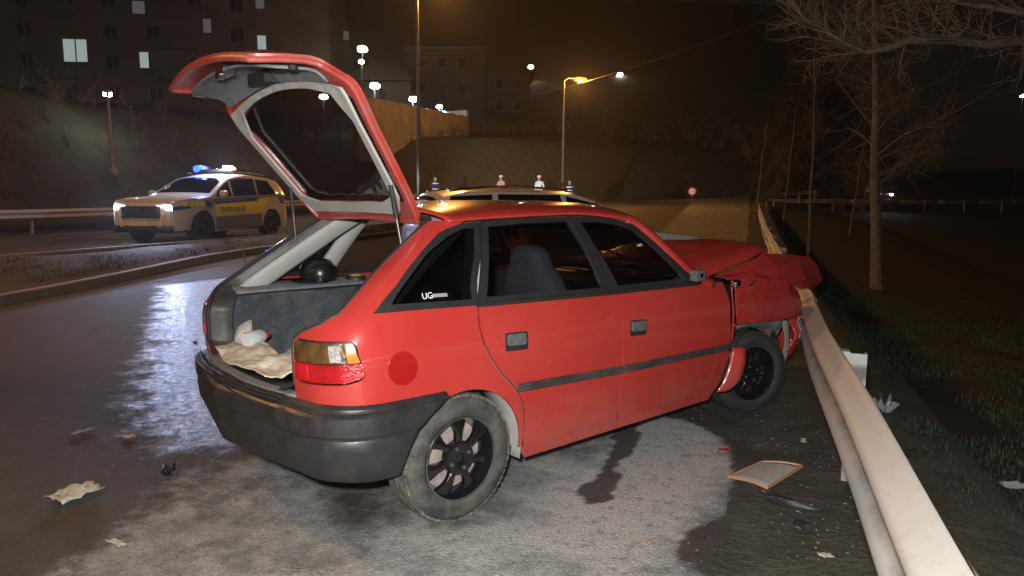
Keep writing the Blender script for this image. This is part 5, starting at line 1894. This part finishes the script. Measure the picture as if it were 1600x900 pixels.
M['facade'] = mat('dark_render_facade', (0.15, 0.12, 0.105), 0.9, 0, 0.2, 0.4)
M['facade2'] = mat('pale_render_facade', (0.045, 0.043, 0.043), 0.9, 0, 0.2, 0.4)
M['slab'] = mat('balcony_concrete', (0.11, 0.10, 0.095), 0.9, 0, 0.2, 1)
M['darkpane'] = mat('unlit_window', (0.015, 0.017, 0.02), 0.1)
M['litpane'] = emat('lit_window_cool', (0.60, 0.74, 0.72), 0.42)
M['litpane2'] = emat('dim_lit_window', (0.60, 0.66, 0.70), 0.10)
M['frame'] = mat('window_frame', (0.14, 0.14, 0.14), 0.6)
M['rooftile'] = mat('roof_tiles', (0.05, 0.03, 0.022), 0.9, 0, 0.3, 3)


def block(name, label, org, ux, width, depth, base, floors, fh, wins, facade, balc=(), flat=True):
    """a block of flats: facade along ux from org, windows given as (floor, offset, width, height, lit, two-light)"""
    ux = Vector(ux).normalized()
    back = Vector((-ux.y, ux.x, 0))
    root = E(name, org, math.atan2(ux.y, ux.x))
    tag(root, label, 'building')
    H = base + floors * fh
    o0 = min(0, base)
    wl_ = MB()
    # facade with real openings: CDT panel in the plane, then the other walls
    holes = [[(x, base + f * fh + 1.0), (x + w, base + f * fh + 1.0), (x + w, base + f * fh + 1.0 + h), (x, base + f * fh + 1.0 + h)] for f, x, w, h, lit, two in wins]
    panel('front_wall', [(0, o0 - 3), (width, o0 - 3), (width, H), (0, H)], lambda a, z: np.stack([a, 0 * a, z], -1), facade, root, holes, 1.5, .30, (width / 2, depth, H / 2))
    wl_.box((.15, depth / 2, (H + o0 - 3) / 2), (.30, depth - .7, H - o0 + 3))
    wl_.box((width - .15, depth / 2, (H + o0 - 3) / 2), (.30, depth - .7, H - o0 + 3))
    wl_.box((width / 2, depth - .15, (H + o0 - 3) / 2), (width, .30, H - o0 + 3))
    wl_.build('wall', facade, root)
    for f, x, w, h, lit, two in wins:
        z = base + f * fh + 1.0
        wn = E('window', (x + w / 2, .14, z + h / 2), 0, root)
        fr_ = MB()
        for sx in (-1, 1):
            fr_.box((sx * (w / 2 - .04), 0, 0), (.08, .09, h))
        fr_.box((0, 0, h / 2 - .04), (w - .16, .09, .08))
        fr_.box((0, 0, -h / 2 + .04), (w - .16, .09, .08))
        if two:
            fr_.box((.05, 0, 0), (.10, .09, h - .16))
        fr_.build('window_frame', 'frame', wn)
        MB().box((0, .03, 0), (w - .1, .02, h - .1)).build('window_pane', lit if lit else 'darkpane', wn)
        MB().box((0, -.22, -h / 2 - .05), (w + .2, .22, .08)).build('window_sill', 'slab', wn)
    for f, x, w in balc:
        z = base + f * fh
        ba = E('balcony', (x + w / 2, -.65, z), 0, root)
        MB().box((0, 0, .08), (w, 1.3, .18)).build('balcony_slab', 'slab', ba)
        MB().box((0, -.60, .62), (w, .10, .90)).box((-w / 2 + .05, .0, .62), (.10, 1.1, .90)).box((w / 2 - .05, .0, .62), (.10, 1.1, .90)).build('balcony_parapet', 'slab', ba)
    if flat:
        MB().box((width / 2, depth / 2, H + .15), (width + .8, depth + .8, .3)).build('roof', 'slab', root)
    else:
        m = MB()
        m.add([(-.5, -.5, H), (width + .5, -.5, H), (width + .5, depth + .5, H), (-.5, depth + .5, H), (width * .3, depth / 2, H + 3), (width * .7, depth / 2, H + 3)], [(0, 1, 5, 4), (1, 2, 5), (2, 3, 4, 5), (3, 0, 4), (0, 3, 2, 1)])
        m.build('roof', 'rooftile', root, 20)
    return root


# place the big block so that its lit windows fall where the photograph shows them
D1 = 72.0
oa = px(-190, 300, D1)
ob = px(520, 300, D1 + 4)
uxv = (ob - oa)
uxv.z = 0
WID = uxv.length
uxv.normalize()


def facade_xy(u, v):
    d = pdir(u, v)
    # intersect with facade plane
    nn = Vector((-uxv.y, uxv.x, 0))
    t = nn.dot(oa - Vector((0, 0, CAM_H))) / nn.dot(d)
    P = Vector((0, 0, CAM_H)) + d * t
    return (P - oa).dot(uxv), P.z


BASE = 4.0
FH = 3.1
lit_at = [((98, 97, 135, 60), 'litpane', True), ((217, 107, 232, 80), 'litpane', False), ((205, 22, 226, 0), 'litpane2', False), ((316, 52, 330, 28), 'litpane2', False), ((401, 78, 416, 54), 'litpane', False), ((398, 14, 413, -8), 'litpane2', False), ((536, 62, 545, 48), 'litpane2', False)]
wins, used = [], []
for (u0, v0, u1, v1), lm, two in lit_at:
    x0, z0 = facade_xy(u0, v0)
    x1, z1 = facade_xy(u1, v1)
    wins.append(((z0 - 1.0 - BASE) / FH, x0, x1 - x0, z1 - z0, lm, two))
    used.append((x0, x1, z0, z1))
for f in range(0, 7):
    for x in np.arange(2.0, WID - 2.5, 4.2):
        z0 = BASE + f * FH + 1.0
        if any(x < b1 + .8 and x + 1.4 > a1 - .8 and z0 < d1 + .5 and z0 + 1.5 > c1 - .5 for a1, b1, c1, d1 in used):
            continue
        wins.append((f, x, 1.4, 1.5, None, True))
balc = [(f, x, 4.0) for f in range(1, 7) for x in (WID * .36, WID * .62, WID * .83) if not any(x < b1 + .3 and x + 4.0 > a1 - .3 and BASE + f * FH < d1 + .2 and BASE + f * FH + 1.2 > c1 - .3 for a1, b1, c1, d1 in used)]
bl = block('apartment_block', 'dark block of flats on the hillside with a few cool lit windows', (oa.x, oa.y, 0), uxv, WID, 14, BASE, 7, FH, wins, 'facade', balc)
for (u, D, w, h, bz, lab, fl) in ((545, 78, 7, 2, 8.0, 'low dark house on the hillside right of the flats', False), (640, 84, 9, 3, 9.5, 'grey house above the retaining wall, behind the white lamps', True), (735, 96, 8, 2, 12, 'small dark house high on the hill above the estate car', False)):
    p = px(u, 300, D)
    ux2 = rgt0
    H2 = h * 3.0
    ww = [(f, x, 1.1, 1.3, None, False) for f in range(h) for x in np.arange(1.0, w - 1.2, 2.4)]
    block('hillside_house', lab, (p.x, p.y, 0), ux2, w, 8, bz, h, 3.0, ww, 'facade2', (), fl)

# overhead cables
M['cable'] = mat('cable', (0.05, 0.048, 0.045), 0.7)
for (a, b_, sag, lab) in (((1250, 10, 30), (745, 165, 62), .6, 'thin overhead cable sagging across the night sky towards the hill'), ((735, 192, 62), (960, 215, 75), .4, 'short pale cable strung beyond the retaining wall')):
    A0, B0 = px(*a), px(*b_)
    pts = [A0.lerp(B0, t) - Vector((0, 0, 4 * sag * t * (1 - t))) for t in np.linspace(0, 1, 24)]
    tag(MB().tube(pts, .012, 5).build('overhead_cable', 'cable'), lab, 'cable')

# ------------------------------------------------------------------ bare trees
M['bark'] = mat('pale_bark', (0.15, 0.13, 0.10), 0.95, 0, 0.35, 12, 0.5, 40)
M['twig'] = mat('twig_bark', (0.14, 0.115, 0.085), 0.95, 0, 0.3, 9)
M['bush'] = mat('brown_brush', (0.09, 0.065, 0.038), 0.95, 0, 0.35, 4)


def branchlets(b, p, d, L, r, depth, up=0.15, spread=.75, rnd=random):
    """recursive bare limb"""
    pts = [p]
    n = 4
    dd = d.normalized()
    for i in range(n):
        dd = (dd + Vector((rnd.uniform(-1, 1), rnd.uniform(-1, 1), rnd.uniform(-1, 1) + up)) * .20).normalized()
        pts.append(pts[-1] + dd * L / n)
    b.tube(pts, [r * (1 - .55 * i / n) for i in range(n + 1)], 5 if depth > 1 else 4, False)
    if depth <= 0:
        return
    for i in range(1, n + 1):
        for k in range(2 if depth > 1 else 2):
            if rnd.random() < .88:
                a = Vector((rnd.uniform(-1, 1), rnd.uniform(-1, 1), rnd.uniform(-.7, 1)))
                branchlets(b, pts[i], (dd * (1 - spread) + a.normalized() * spread), L * rnd.uniform(.45, .68), r * .45, depth - 1, up, spread, rnd)


def bare_tree(base, top, r, label, nb, L, depth, seed, z0=.3, group=None, lean=0):
    rnd = random.Random(seed)
    base, top = Vector(base), Vector(top)
    root = E('bare_tree', base)
    tag(root, label, 'tree', group)
    pts = []
    for t in np.linspace(0, 1, 10):
        p = Vector((0, 0, -.1)).lerp(top - base, t) + Vector((rnd.uniform(-1, 1), rnd.uniform(-1, 1), 0)) * .05 * t
        pts.append(p)
    MB().tube(pts, [r * (1.25 - .95 * t) if t > .05 else r * 1.5 for t in np.linspace(0, 1, 10)], 10).build('trunk', 'bark', root)
    cr = MB()
    for k in range(nb):
        t = z0 + (1 - z0) * (k + rnd.random()) / nb
        i = min(8, int(t * 9))
        p = pts[i].lerp(pts[i + 1], t * 9 - i)
        a = rnd.uniform(0, 6.28)
        branchlets(cr, p, Vector((math.cos(a), math.sin(a), rnd.uniform(.1, .8))), L * (1.15 - .6 * t) * rnd.uniform(.7, 1.2), r * .30 * (1.2 - t), depth, .12, .7, rnd)
    cr.build('crown', 'twig', root, None)
    return root


b0 = gpx(1371, 442, -.10)
t0 = px(1362, -60, b0.dot(Vector((fwd.x, fwd.y, 0))) / Vector((fwd.x, fwd.y, 0)).length)
D0 = (b0 - Vector((0, 0, CAM_H))).dot(fwd)
bare_tree((b0.x, b0.y, float(terrain(b0.x, b0.y))), px(1364, -60, D0), .085, 'slender bare tree with a pale straight trunk behind the guard rail', 26, 1.5, 2, 3, .30)
b1 = px(1264, 390, 18)
bare_tree((b1.x, b1.y, float(terrain(b1.x, b1.y))), px(1276, 60, 18), .036, 'thin bare sapling left of the slender pale-trunked tree', 18, 1.5, 2, 5, .35)
for k, (u, D, h, lab) in enumerate(((1180, 30, 4.5, 'bare scrubby tree behind the far end of the guard rail'), (1225, 34, 5.5, 'taller scrubby bare tree behind the far end of the guard rail'), (1330, 30, 4.0, 'low bare tree right of the thin sapling'))):
    p = px(u, 330, D)
    g = float(terrain(p.x, p.y))
    bare_tree((p.x, p.y, g), (p.x + .3, p.y, g + h), .05, lab, 14, 1.8, 2, 20 + k, .1)
# large limb reaching in from a tree standing right of the view
rnd = random.Random(11)
tb = px(2050, 330, 8.2)
gt = float(terrain(tb.x, tb.y))
root = E('bare_tree', (tb.x, tb.y, gt))
tag(root, 'spreading bare tree whose pale limb and twigs reach over the guard rail', 'tree')
ofs = Vector((tb.x, tb.y, gt))
ctr = [Vector((tb.x, tb.y, gt)), px(2040, 200, 8.2), px(2020, 90, 8.2), px(1990, -60, 8.2), px(1960, -250, 8.2)]
MB().tube([p - ofs for p in ctr], [.20, .16, .14, .11, .06], 10).build('trunk', 'bark', root)
limb = [px(2020, 90, 8.2), px(1850, 62, 7.9), px(1700, 66, 7.6), px(1600, 64, 7.4), px(1540, 70, 7.3), px(1480, 62, 7.2), px(1420, 64, 7.1), px(1385, 76, 7.1), px(1352, 82, 7.1)]
lb = MB().tube([p - ofs for p in limb], [.085, .07, .058, .050, .045, .042, .038, .032, .020], 8).build('limb', 'bark', root)
limb2 = [px(1700, 66, 7.6), px(1600, 20, 7.6), px(1500, 4, 7.7), px(1420, -30, 7.8)]
MB().tube([p - ofs for p in limb2], [.05, .036, .026, .012], 6).build('limb', 'bark', root)
limb3 = [px(1352, 82, 7.1), px(1318, 66, 7.0), px(1290, 48, 7.0), px(1258, 30, 7.0), px(1232, 6, 7.0)]
MB().tube([p - ofs for p in limb3], [.022, .016, .012, .008, .004], 6).build('limb', 'bark', root)
cr = MB()
for L_, lo, hi, k0 in ((limb, 2, 8, 34), (limb2, 0, 3, 12), (limb3, 0, 4, 12)):
    for k in range(k0):
        t = lo + (hi - lo) * rnd.random()
        i = min(len(L_) - 2, int(t))
        p = L_[i].lerp(L_[i + 1], t - i) - ofs
        fw = (L_[i + 1] - L_[i]).normalized()
        a = Vector((rnd.uniform(-1, 1), rnd.uniform(-1, 1), rnd.uniform(-.35, 1.0)))
        branchlets(cr, p, fw * .75 + a.normalized() * .7, rnd.uniform(.30, .80), .010, 1 if k % 4 else 2, .05, .55, rnd)
cr.build('crown', 'twig', root, None)
# brush on the hillside, uncountable stems
b = MB()
rnd = random.Random(4)
for k in range(360):
    if k < 220:
        x, y = -21.5 - rnd.random() * 6, rnd.uniform(16, 76)
    else:
        x, y = rnd.uniform(-22, 14), rnd.uniform(79, 94)
    z = float(terrain(x, y))
    for q in range(4):
        branchlets(b, Vector((x, y, z)), Vector((rnd.uniform(-.7, .7), rnd.uniform(-.7, .7), 1)), rnd.uniform(.4, 1.1), .018, 1, .1, .6, rnd)
tag(b.build('brush', 'bush', None, None), 'tangled brown brush covering the hillside slope', 'brush', kind='stuff')

# ------------------------------------------------------------------ road sign, marker reed
sg_ = px(1082, 299, 52)
g = float(gh(sg_.x, sg_.y))
rs = E('road_sign', (sg_.x, sg_.y, g))
tag(rs, 'small round red-ringed road sign far down the road', 'road sign')
MB().tube([(0, 0, -.2), (0, 0, sg_.z - g + .3)], .03, 8).build('post', 'pole', rs)
M['signwhite'] = mat('sign_white', (.8, .8, .8), .4)
M['signred'] = mat('sign_red', (.6, .03, .03), .4)
Mx = Matrix.Translation((0, -.04, sg_.z - g)) @ Matrix.Rotation(math.pi / 2, 4, 'X')
MB().lathe([(0, 0), (.23, 0), (.23, -.01)], 28, Mx).build('sign_face', 'signwhite', rs)
MB().lathe([(.215, .004), (.30, .004), (.30, -.01)], 28, Mx).build('sign_ring', 'signred', rs)
rd_ = gpx(384, 412, .16)
b = MB().tube([(0, 0, 0), (-.03, 0, .18), (-.05, .01, .36)], [.012, .011, .008], 6)
o = b.build('marker_stake', mat('reed', (.25, .22, .15), .9))
o.location = (rd_.x, rd_.y, rd_.z)
tag(o, 'thin pale stake stuck in the central reservation near the open tailgate', 'stake')

# ------------------------------------------------------------------ people in reflective workwear, beyond the cars
M['skin'] = mat('skin', (0.42, 0.26, 0.19), 0.6)
M['jacket'] = mat('navy_jacket', (0.020, 0.024, 0.045), 0.85)
M['trousers'] = mat('dark_trousers', (0.016, 0.017, 0.022), 0.9)
M['reflect'] = mat('silver_reflective_tape', (0.85, 0.87, 0.90), 0.25, 0.3)
M['hivis'] = mat('white_hivis_vest', (0.80, 0.82, 0.84), 0.6)
M['helmet'] = mat('white_helmet', (0.75, 0.76, 0.78), 0.3)
M['cap'] = mat('dark_cap', (0.02, 0.02, 0.03), 0.8)


def person_material(jacket):
    m, n, b = nmat('person_clothes')
    co = node(n, 'ShaderNodeTexCoord').outputs['Object']
    z = node(n, 'ShaderNodeSeparateXYZ', {0: co}).outputs[2]
    c = mixc(n, rng(n, z, .955, .965), (0.016, 0.017, 0.022), jacket)
    c = mixc(n, rng(n, z, 1.505, 1.515), c, (0.42, 0.26, 0.19))
    n.links.new(c, b.inputs['Base Color'])
    b.inputs['Roughness'].default_value = .85
    return m


def person(loc, rz, label, jacket, hat, arms, tapes, scale=1.0):
    root = E('person', loc, rz)
    root.scale = (scale,) * 3
    tag(root, label, 'person', 'people standing on the road beyond the cars')
    J = {'pel': (0, 0, .98), 'wst': (.01, 0, 1.12), 'chs': (.015, 0, 1.34), 'nek': (.01, 0, 1.50), 'hd1': (.025, 0, 1.60), 'hd2': (.025, 0, 1.70), 'hd3': (.02, 0, 1.75)}
    Rr = {'pel': (.155, .12), 'wst': (.15, .115), 'chs': (.175, .13), 'nek': (.062, .062), 'hd1': (.075, .085), 'hd2': (.078, .095), 'hd3': (.05, .06)}
    ed = [('pel', 'wst'), ('wst', 'chs'), ('chs', 'nek'), ('nek', 'hd1'), ('hd1', 'hd2'), ('hd2', 'hd3')]
    for s, t in ((1, 'l'), (-1, 'r')):
        a = arms[0 if s == 1 else 1]
        J.update({t + 'sh': (.01, s * .19, 1.42), t + 'el': (a[0][0], s * a[0][1], a[0][2]), t + 'wr': (a[1][0], s * a[1][1], a[1][2]),
                  t + 'hip': (0, s * .10, .92), t + 'kn': (.03, s * .115, .50), t + 'an': (-.01, s * .12, .09), t + 'toe': (.15, s * .135, .04)})
        w_ = Vector(J[t + 'wr'])
        e_ = (w_ - Vector(J[t + 'el'])).normalized()
        J[t + 'pm'] = tuple(w_ + e_ * .07)
        Rr.update({t + 'sh': (.075, .075), t + 'el': (.052, .052), t + 'wr': (.036, .036), t + 'pm': (.034, .024), t + 'hip': (.10, .10), t + 'kn': (.068, .068), t + 'an': (.05, .05), t + 'toe': (.045, .04)})
        ed += [('chs', t + 'sh'), (t + 'sh', t + 'el'), (t + 'el', t + 'wr'), (t + 'wr', t + 'pm'), ('pel', t + 'hip'), (t + 'hip', t + 'kn'), (t + 'kn', t + 'an'), (t + 'an', t + 'toe')]
        for k in range(4):
            nm = t + 'f%d' % k
            side_v = Vector((0, 1, 0)).cross(e_).normalized()
            q = Vector(J[t + 'pm']) + side_v * (.018 * (k - 1.5)) + e_ * (.055 - .008 * abs(k - 1.3))
            J[nm] = tuple(q)
            Rr[nm] = (.0085, .0085)
            ed.append((t + 'pm', nm))
        J[t + 'th'] = tuple(w_ + e_ * .05 + Vector((.04, 0, 0)))
        Rr[t + 'th'] = (.009, .009)
        ed.append((t + 'pm', t + 'th'))
    ks = list(J)
    me = bpy.data.meshes.new('body')
    me.from_pydata([J[k] for k in ks], [(ks.index(a), ks.index(b)) for a, b in ed], [])
    me.materials.append(person_material(jacket))
    o = bpy.data.objects.new('body', me)
    COL.objects.link(o)
    o.parent = root
    sk = o.modifiers.new('skin', 'SKIN')
    sk.use_smooth_shade = True
    for i, k in enumerate(ks):
        me.skin_vertices[0].data[i].radius = Rr[k]
        me.skin_vertices[0].data[i].use_root = (k == 'pel')
    sb = o.modifiers.new('sub', 'SUBSURF')
    sb.levels = sb.render_levels = 1
    MB().lathe([(0, .03), (.010, .02), (.014, 0)], 8, Matrix.Translation((.105, 0, 1.655)) @ Matrix.Rotation(math.pi / 2, 4, 'Y')).build('nose', 'skin', root)
    for s in (-1, 1):
        MB().lathe([(0, .012), (.010, .008), (.014, -.01)], 8, Matrix.Translation((.098, s * .035, 1.69)) @ Matrix.Rotation(math.pi / 2, 4, 'Y')).build('eye', 'plastic', root)
        headrest((.02, s * .085, 1.665), (.018, .010, .03), 'skin', root, 'ear')
    if hat == 'helmet':
        MB().lathe([(.135, 0), (.128, .012), (.118, .02), (.112, .06), (.085, .105), (.04, .125), (0, .13)], 20, Matrix.Translation((.02, 0, 1.715))).build('helmet', 'helmet', root, 60)
    else:
        MB().lathe([(.102, -.01), (.105, .03), (.09, .07), (.05, .09), (0, .095)], 18, Matrix.Translation((.02, 0, 1.72))).build('cap', 'cap', root, 60)
        MB().box((.14, 0, 1.725), (.10, .14, .012)).build('cap_peak', 'cap', root)
    for z, a, b_ in tapes:
        rows = []
        for zz in (z - .03, z + .03):
            rows.append([((a + .0) * math.cos(t) + .012, b_ * math.sin(t), zz) for t in np.linspace(0, 2 * math.pi, 25)])
        MB().grid(rows).build('reflective_band', 'reflect', root, 60, -.006)
    return root


A_down = ((.02, .25, 1.15), (.08, .26, .92))
A_bent = ((.04, .27, 1.16), (.22, .14, 1.15))
A_hip = ((-.04, .36, 1.20), (.02, .20, 1.02))
TP = [(1.06, .135, .175), (1.20, .14, .175), (1.38, .150, .20)]
dark, pale, rosy = (0.018, 0.020, 0.040), (0.75, 0.78, 0.80), (0.55, 0.32, 0.30)
for (u, D, toward, jk, hat, arms, tp, lab, zoff) in (
        (680, 42, .3, dark, 'cap', (A_down, A_bent), [TP[0], TP[2]], 'person in a dark jacket with reflective bands, beside the tall lamp pole', .45),
        (783, 43, -.6, rosy, 'helmet', (A_bent, A_down), [TP[1]], 'person in a pale reddish vest and white helmet beyond the estate car', .45),
        (842, 42, 2.6, pale, 'helmet', (A_down, A_hip), [TP[0]], 'person in a white vest and white helmet beyond the estate car', .52),
        (890, 41, .1, dark, 'cap', (A_hip, A_hip), TP, 'person in dark clothes with three reflective bands, hands on hips', .25)):
    p = px(u, 300, D)
    fac = math.atan2(-p.y, -p.x) + toward
    person((p.x, p.y, float(gh(p.x, p.y)) + .02), fac, lab, jk, hat, arms, tp, 1.04)
    if zoff > .3:
        pass

# ------------------------------------------------------------------ debris of the crash
M['paper'] = mat('dirty_white_plastic', (0.50, 0.46, 0.36), 0.6, 0, 0.3, 20, dirt=(0.25, 0.2, 0.13), dscale=12, damt=0.7)
M['clearplastic'] = mat('broken_clear_plastic', (0.26, 0.27, 0.28), 0.12, 0.0, coat=1)
M['blackbit'] = mat('black_plastic_bit', (0.02, 0.02, 0.022), 0.5)
M['orange'] = mat('brown_edge', (0.42, 0.25, 0.16), 0.5)
M['board'] = mat('pale_board', (0.42, 0.42, 0.38), 0.6, 0, 0.15, 30, dirt=(.3, .28, .25), dscale=18, damt=.5)


def scrap(name, label, cat, at_, size, m, seed, amp=.35, group=None, thick=.004, n=9):
    o0 = at_
    sd = random.Random(seed)
    a = sd.uniform(0, 6.28)
    rows = []
    for i in range(n):
        row = []
        for j in range(n):
            u_, v_ = i / (n - 1) - .5, j / (n - 1) - .5
            rr_ = 1 + .35 * mnoise.noise(Vector((u_ * 3 + seed, v_ * 3, 0)))
            x, y = u_ * size[0] * rr_, v_ * size[1] * rr_
            z = size[2] * (.35 + amp * mnoise.noise(Vector((u_ * 4, v_ * 4, seed))) + .3 * abs(mnoise.noise(Vector((u_ * 9, v_ * 9, seed + 5)))))
            row.append((x * math.cos(a) - y * math.sin(a), x * math.sin(a) + y * math.cos(a), max(0.002, z)))
        rows.append(row)
    zmin = min(p[2] for r in rows for p in r)
    rows = [[(p[0], p[1], p[2] - zmin) for p in r] for r in rows]
    o = MB().grid(rows).build(name, m, None, 25, thick)
    o.location = (o0.x, o0.y, o0.z + .003)
    return tag(o, label, cat, group)


scrap('crumpled_plastic', 'crumpled dirty cream plastic scrap lying on the wet road', 'litter', gpx(118, 776), (.24, .16, .06), 'paper', 3, .5)
scrap('plastic_shard', 'shiny pale sliver of plastic on the dark wet road', 'debris', gpx(130, 676), (.13, .035, .03), 'clearplastic', 8)
scrap('plastic_shard', 'small black lump of plastic near the end of the wet patch', 'debris', gpx(262, 745), (.06, .05, .07), 'blackbit', 9, .9)
scrap('plastic_shard', 'brownish flake of plastic beside the two dark marks', 'debris', gpx(200, 684), (.07, .05, .02), 'orange', 12)
for k, (u, v, sz_, m_, lab) in enumerate((
        (1130, 705, (.05, .03, .02), 'redlens', 'small red lens fragment in the dark spill below the front door'), (1255, 690, (.07, .03, .02), 'paper', 'pale plastic fragment on the dirt behind the front wheel'),
        (1095, 640, (.05, .04, .015), 'blackbit', 'small black fragment at the edge of the spill under the sill'), (1010, 850, (.035, .02, .01), 'orange', 'tiny orange lens chip on the dusty pale asphalt'),
        (305, 535, (.07, .03, .015), 'blackbit', 'black splinter inside the bright wet sheen'), (150, 515, (.06, .02, .01), 'clearplastic', 'faint clear sliver on the dark road before the kerb'),
        (182, 850, (.10, .03, .015), 'paper', 'narrow beige strip of plastic below the crumpled scrap'), (1290, 870, (.05, .03, .015), 'paper', 'pale chip in the dirt close under the guard rail'))):
    scrap('plastic_shard', lab, 'debris', gpx(u, v, .035 if u > 1240 else 0.0), sz_, m_, 50 + k)
# framed panel lying by the rail (broken licence panel)
c0 = [gpx(1138, 752), gpx(1190, 729), gpx(1252, 738), gpx(1198, 772)]
cen = sum(c0, Vector()) / 4
pn = E('framed_board', (cen.x, cen.y, 0))
tag(pn, 'pale board with a brown frame lying on the dark spill by the guard rail', 'board')
q = [p - cen for p in c0]
nx_ = 9
rows = [[tuple(q[0].lerp(q[3], i / nx_).lerp(q[1].lerp(q[2], i / nx_), j / nx_) + Vector((0, 0, .018 + .015 * math.sin(2.5 * i / nx_)))) for j in range(nx_ + 1)] for i in range(nx_ + 1)]
MB().grid(rows).build('board_face', 'board', pn, None, .008)
ed_ = [rows[0][j] for j in range(nx_ + 1)] + [rows[i][nx_] for i in range(1, nx_ + 1)] + [rows[nx_][j] for j in range(nx_ - 1, -1, -1)] + [rows[i][0] for i in range(nx_ - 1, -1, -1)]
MB().tube([Vector(p) + Vector((0, 0, .006)) for p in ed_], .009, 6).build('board_frame', 'orange', pn)
# broken lamp glass behind the rail and a bottle on the grass
for k, (u, v, s_) in enumerate(((1378, 650, (.16, .12, .10)), (1592, 772, (.16, .05, .04)))):
    g = gpx(u, v, 0.0)
    z = float(terrain(g.x, g.y)) if g.x > 1.2 else .02
    g = gpx(u, v, z)
    scrap('lamp_glass' if k == 0 else 'clear_shard', ('broken clear lamp glass lying in the grass behind the guard rail post', 'long shiny clear shard lying out on the dark grass')[k], 'debris', Vector((g.x, g.y, z + .03)), s_, 'clearplastic', 30 + k, .9)
# black trim strips by the foot of the rail
for k, (pp, lab) in enumerate((([(1205, 775), (1240, 785), (1290, 800), (1335, 835)], 'long black trim strip lying along the foot of the guard rail'), ([(1245, 815), (1262, 822), (1285, 830)], 'short black trim piece lying in the dirt by the rail'))):
    pts = [gpx(u, v, .03 + .012 * math.sin(i * 2.0)) for i, (u, v) in enumerate(pp)]
    b = MB()
    rows = []
    for i, p in enumerate(resample([tuple(p) for p in pts], .05, False)):
        w = .03 if k == 0 else .018
        rows.append([(p[0] - w, p[1] - w * .4, p[2] - .02), (p[0] - w * .4, p[1], p[2] + .006), (p[0] + w * .4, p[1] + .004, p[2] + .008), (p[0] + w, p[1] + w * .4, p[2] - .015)])
    tag(b.grid(rows).build('trim_strip', 'blackbit', None, 40, .004), lab, 'trim strip')
# scattered splinters and grit nobody could count
b = MB()
rnd = random.Random(21)
for k in range(300):
    if k < 170:
        g = gpx(rnd.uniform(1040, 1340), rnd.uniform(640, 900))
    elif k < 360:
        g = gpx(rnd.uniform(150, 480), rnd.uniform(470, 760))
    else:
        g = gpx(rnd.uniform(-20, 1250), rnd.uniform(560, 900))
    if g.x > .9:
        continue
    s_ = rnd.uniform(.003, .008)
    R_ = Matrix.Rotation(rnd.uniform(0, 6.28), 3, 'Z') @ Matrix.Rotation(rnd.uniform(-.5, .5), 3, 'X')
    zz0 = .05 if g.x > .05 else .002
    b.box((g.x, g.y, zz0 + s_ * .3), (s_ * rnd.uniform(.7, 2.2), s_, s_ * .5), R_)
tag(b.build('glass_splinters', mat('grey_splinters', (.22, .21, .20), .35, 0, .4, 40), None, 20), 'scattered glass splinters and grit on the road', 'debris', kind='stuff')

# ------------------------------------------------------------------ thin air volume added to imitate lens bloom round the lamps
hz = MB().box((0, 150, 28), (860, 760, 66)).build('bloom_volume', None, None, None, 0, False)
hz['kind'] = 'stuff'
m = bpy.data.materials.new('bloom_air')
m.use_nodes = True
n = m.node_tree
n.nodes.clear()
vo = n.nodes.new('ShaderNodeVolumePrincipled')
vo.inputs['Color'].default_value = (0.9, 0.88, 0.85, 1)
vo.inputs['Density'].default_value = BLOOM_DENSITY
vo.inputs['Anisotropy'].default_value = 0.7
n.links.new(vo.outputs[0], n.nodes.new('ShaderNodeOutputMaterial').inputs['Volume'])
hz.data.materials.append(m)
